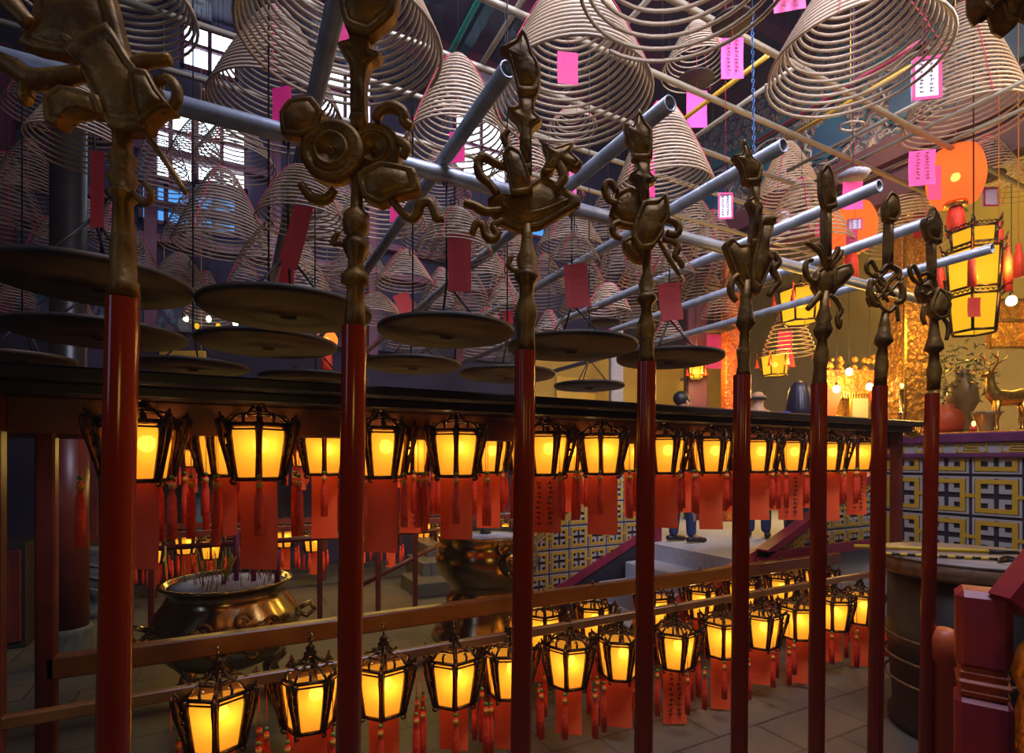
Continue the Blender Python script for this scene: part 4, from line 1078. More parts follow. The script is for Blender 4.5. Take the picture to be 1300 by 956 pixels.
# ------------------------------------------------------------------ red timber column at the left
c = at(87, 838, w=4.3)
cl = thing('column', (c.x, c.y, 0), 'thick dark red round column on a stone drum at the left', 'column')
b = MB(); b.lathe([(.135, .26), (.135, 2.1)], (c.x, c.y, 0), 36); b.build('shaft', 'dark_lacquer', cl)
b = MB(); b.lathe([(.15, 2.1), (.12, 2.16), (.12, CEIL)], (c.x, c.y, 0), 36); b.build('upper_shaft', 'beam_black', cl)  # shade above the rack put into the colour, black instead of dark red
b = MB(); b.lathe([(.16, 0), (.165, .06), (.155, .22), (.165, .25), (.15, .27)], (c.x, c.y, 0), 36); b.build('base', 'stone_dark', cl)
# dark cabinet and chest in the shade at the left
p = at(-40, 867, w=4.6); ca = thing('wooden_cabinet', (p.x, p.y, 0), 'dark wooden cabinet with panelled doors in the shade at the left edge', 'cabinet')
b = MB(); b.box((p.x, p.y, .45), (.9, .5, .9), bev=.01); b.build('body', 'drum_dark', ca)
for sg in (-1, 1):
    b = MB(); b.box((p.x + sg * .215, p.y - .262, .45), (.40, .025, .78), bev=.006); b.box((p.x + sg * .215, p.y - .278, .45), (.26, .012, .6), bev=.004); d = b.build('door', 'dark_lacquer', ca)
    b = MB(); b.ball((p.x + sg * .05, p.y - .285, .47), .016, n=8); b.build('knob', 'brass', d)
p = at(128, 755, w=5.6); ca = thing('stone_urn', (p.x, p.y, 0), 'dark carved stone urn between the column and the first pole', 'urn')
b = MB(); b.lathe([(.2, 0), (.2, .08), (.12, .14), (.22, .3), (.26, .5), (.2, .66), (.24, .7), (.22, .72), (0, .7)], (p.x, p.y, 0), 24); b.build('body', 'stone_dark', ca)
for zz in (.3, .42, .54):
    b = MB(); b.tube([(p.x + .255 * math.cos(t), p.y + .255 * math.sin(t), zz + .02 * math.sin(6 * t)) for t in [j * PI / 16 for j in range(32)]], .012, 5, closed=True); b.build('moulding', 'stone_dark', ca)

# far glazed transom and lit display behind the far rack
a = at(214, 540, Y=YB); c2 = at(266, 540, Y=YB); z0 = at(240, 549, Y=YB).z; z1 = at(240, 533, Y=YB).z
b = MB(); b.box(((a.x + c2.x) / 2, YB - .06, (z0 + z1) / 2), (c2.x - a.x, .03, z1 - z0)); w_ = struct(b.build('window_11', 'transom_glow'))
b = MB(); b.box(((a.x + c2.x) / 2, YB - .09, (z0 + z1) / 2), (c2.x - a.x + .1, .04, .05)); b.box(((a.x + c2.x) / 2, YB - .09, z0 - .02), (c2.x - a.x + .1, .04, .05)); b.build('window_frame', 'ceil_maroon', w_)
a = at(240, 640, Y=YB - .3)
al = thing('shrine_cabinet', (a.x, a.y, 0), 'glazed cabinet with a pale draped figure beyond the far lanterns', 'cabinet')
b = MB(); b.box((a.x, a.y + .15, .75), (1.3, .3, 1.5), bev=.01); b.build('body', 'drum_dark', al)
b = MB()
for z in (.02 + .55, 1.45): b.box((a.x, a.y - .02, z), (1.3, .05, .06))
for x in (-.62, 0, .62): b.box((a.x + x, a.y - .02, 1.0), (.05, .05, .9))
b.build('door_frame', 'dark_lacquer', al)
b = MB(); b.lathe([(.22, .62), (.2, .8), (.14, 1.0), (.09, 1.12), (.0, 1.14)], (a.x + .1, a.y - .12, 0), 16, flute=.12, fn=9); b.ball((a.x + .1, a.y - .12, 1.2), .08, n=12)
tag(b.build('draped_statue', 'panel_blue'), 'blue-green draped statue in the glazed cabinet beyond the far lanterns', 'statue')

# ------------------------------------------------------------------ fretwork balustrades
def fret(b, O, U, V, lu, lv, pitch, nrm, off=0.0, clip=None):
    """interlocking square-key lattice on the plane O + u U + v V; materials 0 black, 1 gold, 2 white"""
    U = Vector(U); V = Vector(V); nrm = Vector(nrm); R = Matrix((U, nrm, V)).transposed() if abs(U.dot(V)) < .01 else None

    if clip is None: clip = lambda u: (0, lv)

    def bar(u0, v0, u1, v1, t, mi, lift):
        if clip:
            uc, vc = (u0 + u1) / 2, (v0 + v1) / 2
            lo, hi = clip(uc)
            v0 = max(v0, lo); v1 = min(v1, hi)
        u0 = max(0, u0); u1 = min(lu, u1)
        if v1 - v0 < .004 or u1 - u0 < .004: return
        p = [O + U * a + V * c + nrm * lift for a, c in ((u0, v0), (u1, v0), (u1, v1), (u0, v1))]
        b.prism(p, nrm * t, mi)
    nu, nv = int(lu / pitch) + 2, int(lv / pitch) + 2; g = pitch * .085
    for i in range(-1, nu):
        for j in range(-1, nv):
            cu, cv = (i + .5) * pitch, (j + .5) * pitch; s = pitch * .40

            def ring(cu, cv, s, g, mi, lift):
                bar(cu - s, cv - s, cu + s, cv - s + g, .012, mi, lift); bar(cu - s, cv + s - g, cu + s, cv + s, .012, mi, lift)
                bar(cu - s, cv - s + g, cu - s + g, cv + s - g, .012, mi, lift); bar(cu + s - g, cv - s + g, cu + s, cv + s - g, .012, mi, lift)
            for su in (-1, 1):
                for sv in (-1, 1): ring(cu + su * pitch * .225, cv + sv * pitch * .24, pitch * .175, g * 1.25, 2, .004)
            ring(cu, cv, pitch * .465, g * .55, 2, .004)
            ring(cu, cv, s, g * 1.25, 1, .010)
            bar(cu - s - g * 1.2, cv - .5 * g, cu - s, cv + .5 * g, .012, 1, .010); bar(cu + s, cv - .5 * g, cu + s + g * 1.2, cv + .5 * g, .012, 1, .010)


MATS = ['fret_black', 'fret_gold', 'fret_white']
# hall balustrade along the hall edge (right)
X0 = 6.0; y0, y1 = .2, 3.15; zb_, zt_ = PLAT + .02, EYE + .20
bl = thing('fretwork_balustrade', (X0, (y0 + y1) / 2, PLAT), 'black, white and gold fretwork balustrade under the altar at the right', 'balustrade')
b = MB(); b.box((X0 + .04, (y0 + y1) / 2, (zb_ + zt_) / 2), (.05, y1 - y0, zt_ - zb_)); fret(b, Vector((X0 + .015, y1, zb_)), (0, -1, 0), (0, 0, 1), y1 - y0, zt_ - zb_ - .14, .375, (-1, 0, 0)); b.build('fretwork_panel', MATS, bl)
b = MB()
for z, h, d in ((zt_ + .01, .09, .16), (zt_ - .15, .045, .12)): b.box((X0 + .02, (y0 + y1) / 2, z), (d, y1 - y0 + .1, h), bev=.008)
b.build('top_rail', 'purple_paint', bl)
b = MB(); b.box((X0 - .01, (y0 + y1) / 2, zt_ - .085), (.03, y1 - y0, .10), 1)
for k in range(9):
    y = y0 + .2 + k * .33
    for (dy, dz, wy, hz) in ((0, .035, .22, .012), (0, -.035, .22, .012), (-.11, 0, .012, .08), (.11, 0, .012, .08), (-.05, 0, .012, .045), (.05, .01, .012, .05), (0, .012, .10, .01), (.01, -.014, .10, .01)): b.box((X0 - .03, y + dy, zt_ - .085 + dz), (.012, wy, hz), 0)
b.build('key_ornament', ['fret_gold', 'fret_white'], bl)
b = MB(); b.box((X0, y1 + .05, PLAT + .5), (.13, .13, 1.0), bev=.012); b.lathe([(.05, 1.0), (.07, 1.04), (.06, 1.1), (.0, 1.13)], (X0, y1 + .05, PLAT), 12); b.build('corner_post', 'purple_paint', bl)


def stair_balustrade(Y, x0, x1, lo, hi, label, posts, coping='maroon_paint', wt=.09):
    base = Vector((x0, Y, 0)); bl = thing('fretwork_balustrade', (x0, Y, 0), label, 'balustrade')
    L = x1 - x0; zlo = min(lo(x0), lo(x1)); zhi = max(hi(x0), hi(x1))
    b = MB(); b.prism([(x0, Y, lo(x0)), (x1, Y, lo(x1)), (x1, Y, hi(x1)), (x0, Y, hi(x0))], (0, .04, 0), 0)
    fret(b, Vector((x0, Y, 0)), (1, 0, 0), (0, 0, 1), L, zhi, .235, (0, -1, 0), clip=lambda u: (lo(x0 + u) + .02, hi(x0 + u) - .02)); b.build('fretwork_panel', MATS, bl)
    for nm, f, th_, m_ in (('top_rail', hi, .07, coping), ('bottom_rail', lo, .085, coping)):
        b = MB(); b.prism([(x0 - .02, Y - wt / 2, f(x0)), (x1 + .02, Y - wt / 2, f(x1)), (x1 + .02, Y - wt / 2, f(x1) + th_), (x0 - .02, Y - wt / 2, f(x0) + th_)], (0, wt + .03, 0)); b.build(nm, m_, bl)
    if lo(x0) > .1 and lo(x0) < PLAT:
        b = MB(); b.prism([(x0, Y - .02, 0), (x1, Y - .02, 0), (x1, Y - .02, lo(x1)), (x0, Y - .02, lo(x0))], (0, .08, 0)); b.build('plinth', 'fret_black', bl)  # added black panel, stands for the shadow between bottom rail and steps
    b = MB()
    n = int(L / .27)
    for k in range(n):
        x = x0 + .14 + k * .27; z = hi(x) - .055; sl = (hi(x + .1) - hi(x - .1)) / .2
        for (dx, dz, wx, hz) in ((0, .03, .2, .009), (0, -.03, .2, .009), (-.1, 0, .009, .07), (.1, 0, .009, .07), (0, .008, .1, .008), (-.05, -.005, .009, .035), (.05, .0, .009, .035)):
            b.prism([(x + dx - wx / 2, Y - .022, z + dz - hz / 2 + sl * (dx - wx / 2)), (x + dx + wx / 2, Y - .022, z + dz - hz / 2 + sl * (dx + wx / 2)), (x + dx + wx / 2, Y - .022, z + dz + hz / 2 + sl * (dx + wx / 2)), (x + dx - wx / 2, Y - .022, z + dz + hz / 2 + sl * (dx - wx / 2))], (0, -.008, 0), 0)
    b.prism([(x0, Y - .012, hi(x0) - .11), (x1, Y - .012, hi(x1) - .11), (x1, Y - .012, hi(x1)), (x0, Y - .012, hi(x0))], (0, .01, 0), 1)
    b.build('key_ornament', ['fret_gold', 'fret_white'], bl)
    for (x, h0, h1) in posts:
        b = MB(); b.box((x, Y, (h0 + h1) / 2), (.10, .10, h1 - h0), bev=.01); b.lathe([(.04, 0), (.06, .03), (.05, .08), (0, .11)], (x, Y, h1), 12); b.build('post', coping, bl)


stair_balustrade(4.56, 2.56, 4.15, lambda x: EYE - 1.25 + .45 * (x - 3.03) - .03, lambda x: EYE - .645 + .56 * (x - 2.78), 'sloping fretwork stair balustrade with crimson rails left of the fourth pole', [(2.52, 0, 1.35), (4.2, PLAT, 1.85)])
stair_balustrade(3.14, 4.15, 5.85, lambda x: PLAT + .02, lambda x: max(PLAT + .05, EYE - .87 + .43 * (x - 4.15)), 'sloping fretwork balustrade right of the steps, climbing to the hall corner', [(5.92, PLAT, 1.72)])
b = MB(); b.prism([(3.0, 3.2, .02), (4.15, 3.2, .02), (4.15, 3.2, .82), (3.0, 3.2, .42)], (0, .05, 0)); tag(b.build('stair_string', 'maroon_paint'), 'crimson sloping side board of the granite steps', 'stair string')

# ------------------------------------------------------------------ round table and posts at the right
c = at(1232, 706, w=3.15); zt2 = EYE - .55
tb = thing('round_table', (c.x, c.y, 0), 'large round table with thick carved edge and dark drum base at lower right', 'table')
R = .47
b = MB(); b.lathe([(0, zt2 - .02), (R * .98, zt2 - .02), (R, zt2 - .01), (R, zt2), (0, zt2)], (c.x, c.y, 0), 64); b.build('top', 'table_top', tb)
b = MB(); b.lathe([(R * .94, zt2 - .11), (R * .985, zt2 - .09), (R * .96, zt2 - .06), (R * .99, zt2 - .02)], (c.x, c.y, 0), 64); b.build('apron', 'table_side', tb)
b = MB(); b.lathe([(R * .82, 0), (R * .86, .06), (R * .80, .12), (R * .86, .5), (R * .9, .54), (R * .86, .58), (R * .86, zt2 - .1)], (c.x, c.y, 0), 56); b.build('drum_base', 'drum_dark', tb)
for k in range(3):
    b = MB(); b.tube([(c.x + R * .885 * math.cos(t), c.y + R * .885 * math.sin(t), .3 + .13 * k) for t in [j * PI / 24 for j in range(48)]], .008, 6, closed=True); b.build('moulding', 'table_side', tb)
p, q = at(1085, 701, w=3.35), at(1255, 703, w=3.15); p.z = q.z = zt2 + .016; b = MB(); b.cyl(p, q, .012, n=10); b.cyl(q, q + (q - p).normalized() * .13, .015, .011, n=10, mi=1); b.ball(q + (q - p).normalized() * .14, .013, 1, 8)
tag(b.build('lamp_lighting_rod', ['stripe_yellow', 'drum_dark']), 'yellow rod with a black handle lying on the round table', 'rod')
p, q = at(1122, 712, w=3.1), at(1288, 714, w=2.9); p.z = q.z = zt2 + .012; b = MB(); n_ = 16
for k in range(n_): b.cyl(p.lerp(q, k / n_), p.lerp(q, (k + 1) / n_), .009, n=8, mi=k % 2)
tag(b.build('striped_rod', ['stripe_yellow', 'drum_dark']), 'yellow and black striped rod lying on the round table', 'rod')
p = at(1285, 716, w=2.85); p.z = zt2 + .02; b = MB(); b.tube([p + Vector((.06 * math.cos(t), .05 * math.sin(t), .01 * math.sin(2 * t))) for t in [j * .35 for j in range(16)]], .007, 6)
tag(b.build('iron_hook', 'wire_black'), 'black iron hook lying at the right side of the round table', 'hook')

w = 1.62; c = at(1247, 748, w=w); top = c.z
po = thing('newel_post', (c.x, c.y, 0), 'square crimson newel post with ringed neck at lower right', 'newel post')
R_ = Matrix.Rotation(.45, 3, 'Z'); s = .128
b = MB(); b.box((c.x, c.y, top - .30 / 2 * .78), (s, s, .235), R=R_, bev=.018); b.build('head', 'post_red', po)
b = MB()
for k in range(3): b.box((c.x, c.y, top - .245 - k * .028), (s * (.92 if k != 1 else .98), s * (.92 if k != 1 else .98), .018), R=R_, bev=.007)
b.box((c.x, c.y, top - .27), (s * .82, s * .82, .09), R=R_); b.build('ringed_neck', 'post_orange', po)
b = MB(); zz = top - .318; b.box((c.x, c.y, zz / 2), (s * 1.02, s * 1.02, zz), R=R_, bev=.014); b.build('shaft', 'post_red', po)
c = at(1199, 797, w=1.9); b = MB(); b.lathe([(.04, 0), (.04, c.z - .12), (.05, c.z - .11), (.052, c.z - .04), (.042, c.z - .01), (.02, c.z), (0, c.z)], (c.x, c.y, 0), 24)
tag(b.build('baluster', 'post_orange'), 'round-headed orange baluster left of the square crimson newel post', 'baluster')
a = at(1282, 760, w=1.5); b2 = at(1380, 640, w=1.5); b = MB(); d = (b2 - a); dn = Vector((-d.z, 0, d.x)); dn = RIGHT * -d.z + UP * d.dot(RIGHT); dn.normalize()
b.prism([a, b2, b2 - dn * .11, a - dn * .11], FWD * .07); tag(b.build('sloping_handrail', 'post_red'), 'crimson handrail rising to the right edge from the newel post', 'handrail')
a = at(1325, 850, w=1.45); b = MB(); b.lathe([(.06, -a.z), (.06, -.12), (.05, -.08), (.07, -.02), (.055, .05), (.02, .10), (0, .11)], a, 24, flute=.15, fn=8)
tag(b.build('gilded_lotus_bud', 'gold'), 'gilded fluted bud cut by the right edge under the handrail', 'ornament')

# ------------------------------------------------------------------ hall: altar, pillars, lanterns
c = at(1151, 545, w=6.9)
pc = thing('gilded_pillar', (c.x, c.y, PLAT), 'square gold and orange carved pillar behind the endless knot pole', 'pillar')
b = MB(); b.box((c.x, c.y, PLAT + 2.0), (.36, .36, 4.0), bev=.02, R=Matrix.Rotation(YAW, 3, 'Z')); b.build('shaft', 'gilt_carving', pc)
for sg in (-1, 1):
    b = MB(); q = c - FWD * .2 + RIGHT * sg * .17; b.box((q.x, q.y, PLAT + 2.0), (.03, .03, 4.0), R=Matrix.Rotation(YAW, 3, 'Z')); b.build('edging', 'gold', pc)
for (u0, u1, vt_, m_, w, lb, nm) in ((870, 896, 380, 'beam_maroon', 8.2, 'dark crimson pillar left of the orange carved panel', 'pillar'), (918, 936, 330, 'gilt_red', 8.0, 'narrow bright orange carved panel by the lotus pole', 'carved_panel'), (774, 790, 420, 'stone', 9.2, 'pale stone pillar seen over the beam beside the fourth pole', 'pillar')):
    p, q = at(u0, 520, w=w), at(u1, 520, w=w); cc = (p + q) / 2; z1 = at(u0, vt_, w=w).z; wd_ = (q - p).length
    b = MB(); b.box((cc.x, cc.y, (PLAT + z1) / 2), (wd_, .2, z1 - PLAT), R=Matrix.Rotation(YAW, 3, 'Z'), bev=.02); tag(b.build(nm, m_), lb, 'pillar' if nm == 'pillar' else 'carved panel')
# service door and meter box on the ochre wall
p = at(733, 482, Y=YB - .1); dr = MB(); dr.box((p.x, YB - .05, 2.7), (.9, .06, 1.0), bev=.01); d = struct(dr.build('door_1', 'paper_gold'))
b = MB()
for z in (2.45, 2.7, 2.95): b.box((p.x, YB - .1, z), (.9, .03, .04))
b.build('door_rail', 'grey_wall', d)
c = at(885, 484, Y=YB - .15); tl = thing('tube_lamp', c, 'short glowing fluorescent tube lamp on the ochre wall', 'lamp')
b = MB(); b.cyl(c - Vector((.3, 0, 0)), c + Vector((.3, 0, 0)), .022, n=10); b.build('tube', 'tube_light', tl); b = MB(); b.box(c + Vector((0, .085, .03)), (.72, .13, .05), bev=.01); b.build('housing', 'porcelain', tl)

# altar shelf and cloth behind the balustrade
zs = EYE + .27
sh = thing('altar_table', (6.55, 1.7, PLAT), 'long dark altar table with gilded edge behind the right balustrade', 'altar table')
b = MB(); b.box((6.5, 1.65, zs - .02), (.75, 3.1, .05), bev=.01); b.build('top', 'gilt_carving', sh)
b = MB(); b.box((6.5, 1.65, zs - .075), (.7, 3.0, .06), bev=.008); b.build('apron', 'gold', sh)
for x in (6.2, 6.8):
    for y in (.2, 3.1): b = MB(); b.box((x, y, (PLAT + zs - .1) / 2), (.08, .08, zs - .1 - PLAT), bev=.01); b.build('leg', 'dark_lacquer', sh)
ZS = zs + .005


def on_shelf(u, x): p = at(u, 540, X=x); p.z = ZS; return p


p = on_shelf(1253, 6.35); b = MB(); b.lathe([(.05, 0), (.055, .02), (.10, .16), (.125, .19), (.11, .19), (.05, .03), (0, .03)], p, 28); tag(b.build('offering_bowl', 'porcelain'), 'flared pale bowl on the altar left of the gilded deer', 'bowl')
p = on_shelf(1200, 6.5); b = MB(); b.lathe([(.09, 0), (.15, .06), (.16, .16), (.12, .24), (.07, .27), (.08, .3), (0, .3)], p, 28); tag(b.build('red_jar', 'post_orange'), 'round red-orange jar on the altar right of the twin fish pole', 'jar')
p = on_shelf(1222, 6.7); b = MB(); b.lathe([(.12, 0), (.1, .1), (.07, .2), (.14, .34), (.12, .5), (.05, .62), (.07, .66), (0, .66)], p, 28); tag(b.build('altar_vase', 'porcelain'), 'tall pale altar vase under the dark leafy plant', 'vase')
p = on_shelf(1145, 6.45); t = thing('candlestick', p, 'slim brass candlestick behind the dragon finial of the rack', 'candlestick')
b = MB(); b.lathe([(.07, 0), (.06, .02), (.02, .05), (.03, .1), (.018, .16), (.035, .22), (.05, .24), (.018, .26), (.02, .5), (0, .5)], p, 18); b.build('stand', 'brass', t)
b = MB(); b.ball(p + UP * .54, .018, n=8, sq=(1, 1, 1.6)); b.build('flame', 'flame', t)
for (u, x, lb) in ((1175, 6.25, 'small burning candle on the altar behind the last pole'), (1236, 6.2, 'brightest small candle lamp on the altar before the bowl'), (1160, 6.3, 'small oil flame by the candlestick')):
    p = on_shelf(u, x); t = thing('candle', p, lb, 'candle', 'candles on the altar'); b = MB(); b.lathe([(.025, 0), (.028, .05), (.02, .05), (0, .045)], p, 12); b.build('cup', 'red_silk', t)
    b = MB(); b.ball(p + UP * .075, .017, n=8, sq=(1, 1, 1.5)); b.build('flame', 'flame', t)
# gilded deer
p = on_shelf(1276, 6.4); t = thing('gilded_deer', p, 'gilded deer statue with antlers standing on the altar near the right edge', 'statue')
b = MB(); S = .27
pt = lambda a, h: p + RIGHT * a * S + UP * h * S
b.tube([pt(.75, 1.15), pt(.6, 1.22), pt(.2, 1.15), pt(-.2, 1.15), pt(-.42, 1.3), pt(-.5, 1.6), pt(-.52, 1.9), pt(-.62, 2.0), pt(-.85, 1.9)], [.06 * S / .27, .075, .07, .08, .06, .038, .032, .035, .014], 12)
for a, o_ in ((.6, .03), (.5, -.03), (-.25, .03), (-.38, -.03)):
    q = FWD * o_; b.tube([pt(a, 1.05) + q, pt(a + (.08 if a > 0 else .0), .62) + q, pt(a, .3) + q, pt(a + .02, 0) + q, pt(a - .06, 0) + q], [.035, .02, .013, .013, .016], 8)
for sg in (-1, 1):
    q = FWD * .02 * sg; b.tube([pt(-.55, 2.0) + q, pt(-.4, 2.35) + q * 2, pt(-.5, 2.75) + q * 4], [.012, .009, .004], 6); b.tube([pt(-.42, 2.3) + q * 2, pt(-.15, 2.5) + q * 3, pt(-.1, 2.75) + q * 3], [.009, .007, .003], 6); b.tube([pt(-.48, 2.5) + q * 3, pt(-.75, 2.75) + q * 3], [.008, .003], 6)
    b.tube([pt(-.5, 1.98) + q, pt(-.42, 2.08) + q * 3], [.014, .004], 6)
b.tube([pt(.75, 1.15), pt(.85, 1.3)], [.02, .006], 6); b.build('body', 'gold', t)
# leafy plant
p = on_shelf(1212, 6.8); t = thing('potted_plant', p, 'bushy dark plant with glinting leaves on the altar right of the last pole', 'plant')
b = MB(); b.lathe([(.08, 0), (.12, .18), (.14, .2), (.12, .2), (0, .17)], p, 20); b.build('pot', 'pot_clay', t)
b = MB(); rnd = random.Random(5)
for k in range(420):
    v = Vector((rnd.gauss(0, 1), rnd.gauss(0, 1), rnd.gauss(0, 1))).normalized() * rnd.uniform(.15, .36); c = p + Vector((v.x, v.y, v.z * 1.1 + .62)); a = Vector((rnd.gauss(0, 1), rnd.gauss(0, 1), rnd.gauss(0, 1))).normalized(); q = a.orthogonal().normalized()
    b.add([c - a * .035, c + q * .014, c + a * .035 + Vector((0, 0, -.01)), c - q * .014], [(0, 1, 2, 3)], 0 if k % 14 else 1)
b.build('foliage', ['leaf_dark', 'gold'], t); b = MB()
for k in range(7): a = k * .9; b.tube([p + UP * .15, p + Vector((.05 * math.cos(a), .05 * math.sin(a), .4)), p + Vector((.2 * math.cos(a), .2 * math.sin(a), .7))], [.012, .008, .004], 6)
b.build('stem', 'pot_clay', t)
# framed carvings in the altar niche at the right edge
for (u, v, w, a_, b_, lb) in ((1275, 425, 6.4, .42, .32, 'gilded carved panel under the bulb near the right edge'), (1272, 395, 6.6, .5, .25, 'upper gilded carved panel near the right edge')):
    p = at(u, v, w=w); t = thing('carved_panel', p, lb, 'carved panel'); R_ = Matrix.Rotation(YAW, 3, 'Z')
    b = MB(); b.box(p, (a_, .05, b_), R=R_); b.build('carving', 'gilt_carving', t); b = MB()
    for sg in (-1, 1): b.box(p + R_ @ Vector((sg * a_ / 2, -.03, 0)), (.03, .04, b_ + .03), R=R_); b.box(p + R_ @ Vector((0, -.03, sg * b_ / 2)), (a_ + .03, .04, .03), R=R_)
    b.build('frame', 'gold', t)
# altar beyond with orange valance
c = at(1085, 545, w=8.6)
t = thing('shrine', (c.x, c.y, PLAT), 'brightly lit shrine with an orange embroidered valance between two poles', 'shrine'); R_ = Matrix.Rotation(YAW, 3, 'Z')
b = MB(); z1 = at(1085, 470, w=8.6).z; z2 = at(1085, 500, w=8.6).z
q = Vector((c.x, c.y, (z1 + z2) / 2)); b.box(q, (.95, .05, z1 - z2), R=R_)
b.build('valance', 'gilt_red', t)
b = MB()
for k in range(22): b.box(q + R_ @ Vector((-.45 + k * .043, -.03, -(z1 - z2) / 2 - .03)), (.02, .01, .08), R=R_)
b.build('fringe', 'gold', t)
b = MB()
for sg in (-1, 1): b.prism([q + R_ @ Vector((sg * .47, -.04, -.1)), q + R_ @ Vector((sg * .20, -.04, -.16)), q + R_ @ Vector((sg * .36, -.04, -.55)), q + R_ @ Vector((sg * .47, -.04, -.9))], R_ @ Vector((0, .03, 0)))
b.build('curtain', 'red_silk', t)
hb = q.z - PLAT + .15; b = MB(); b.box((q + R_ @ Vector((0, .25, 0))).to_2d().to_3d() + UP * (PLAT + hb / 2), (.9, .05, hb), R=R_); b.build('backboard', 'gilt_carving', t)
b = MB(); b.box(q + R_ @ Vector((.08, .02, -.48)), (.34, .05, .55), R=R_); b.box(q + R_ @ Vector((.08, -.01, -.48)), (.25, .02, .44), R=R_, mi=1); b.build('framed_scroll', ['gold', 'grey_wall'], t)
for k in range(26):
    b = MB(); a = random.uniform(-.48, .48); b.ball(q + R_ @ Vector((a, random.uniform(-.02, .05), (z1 - z2) / 2 + random.uniform(.02, .26))), random.uniform(.03, .06), 0, 8); b.build('blossom', 'gilt_carving', t)
for (u, v, w, lb) in ((1078, 472, 8.3, 'bare bright bulb above the orange valance'), (1062, 494, 8.1, 'bare bright bulb beside the sixth pole'), (1104, 491, 8.3, 'bare bright bulb beside the seventh pole'), (1284, 382, 6.0, 'bare bright bulb right of the palace lantern')):
    p = at(u, v, w=w); t = thing('light_bulb', p, lb, 'light bulb', 'bare bulbs in the hall')
    b = MB(); b.ball(p, .05, n=12, sq=(1, 1, 1.15)); b.build('glass', 'bulb_white', t); b = MB(); b.cyl(p + UP * .05, p + UP * .10, .02, n=8); b.cyl(p + UP * .1, (p.x, p.y, CEIL), .004, n=5); b.build('socket', 'wire_black', t)
    point('bulb_light', p - FWD * .25 - UP * .05, (1, .60, .14), 40, .06)


def palace(u, v0, v1, w, label, tiers=2, wpx=60):
    c = at(u, (v0 + v1) / 2, w=w); H = (v1 - v0) * w / F; R = wpx * w / F / 2; top = c.z + H / 2
    t = thing('palace_lantern', c, label, 'palace lantern', 'yellow palace lanterns'); P3 = lambda r, a, z: Vector((c.x + r * math.cos(a), c.y + r * math.sin(a), z)); A = [k * PI / 3 + TH + .3 for k in range(6)]
    rows = [(top - H * .08, top - H * .22, R * .85, R * .8), (top - H * .27, top - H * .62, R, R * .92), (top - H * .68, top - H, R * .92, R * .8)] if tiers == 2 else [(top - H * .15, top - H * .95, R, R * .85)]
    f = MB()
    for (z1, z0, r1, r0) in rows:
        for k in range(6):
            a, a2 = A[k], A[(k + 1) % 6]
            b = MB(); b.prism([P3(r0 * .96, a, z0), P3(r0 * .96, a2, z0), P3(r1 * .96, a2, z1), P3(r1 * .96, a, z1)], P3(0, 0, 0) - P3(.004, (a + a2) / 2, 0)); b.build('glass_pane', 'pane_yellow', t)
            f.cyl(P3(r0, a, z0), P3(r1, a, z1), .011 * R / .2, n=6)
            for rr, zz in ((r0, z0), (r1, z1)): f.cyl(P3(rr, a, zz), P3(rr, a2, zz), .011 * R / .2, n=6)
            f.tube([P3(r1, a, z1), P3(r1 * 1.18, a, z1 + .03), P3(r1 * 1.25, a, z1 + .08)], [.012, .012, .004], 6)
            for q in range(5): f.tube([P3(r1, a, z1).lerp(P3(r1, a2, z1), (q + s) / 5) + UP * (.02 + .018 * math.sin(s * PI)) for s in (0, .25, .5, .75, 1)], .006, 5)
    f.lathe([(R * .5, top - H * .08), (R * .3, top - H * .03), (R * .1, top), (.01, top + .06)], (c.x, c.y, 0), 12); f.cyl((c.x, c.y, top), (c.x, c.y, CEIL), .006, n=5)
    f.build('frame', 'lantern_metal', t)
    for k in range(6):
        a = A[k]; z1 = rows[-1][0] if tiers == 1 else rows[1][0]; r = rows[min(1, len(rows) - 1)][2] * 1.24; ln = H * .32
        b = MB(); b.cyl(P3(r, a, z1 + .06), P3(r, a, z1 - .05), .003, n=4); b.lathe([(.012, 0), (.016, -.05), (.03, -.1), (.034, -ln), (0, -ln)], P3(r * 1.0, a, z1 - .05), 10, flute=.1, fn=5); b.build('tassel', 'tassel', t)
    b = MB(); b.ball(c, .035, n=10); b.build('bulb', 'bulb_white', t)
    point('lantern_light', c - FWD * (R + .12), (1, .6, .12), 22 * (w / 5) ** 2 * .7, .08)
    return t


t = palace(1236, 283, 422, 4.7, 'large two-tier yellow palace lantern with red tassels near the right edge', 2, 60)
c = at(1237, 390, w=4.7 - .24); hang_card(t, c, .10, .16, 'card_red', YAW, name='red_plaque')
palace(1016, 362, 412, 6.4, 'yellow palace lantern partly hidden behind the crab emblem pole', 1, 50)
palace(984, 448, 478, 7.6, 'small yellow palace lantern low behind the level coil', 1, 34)
palace(884, 462, 482, 8.0, 'tiny square yellow lantern over the tube lamp', 1, 18)


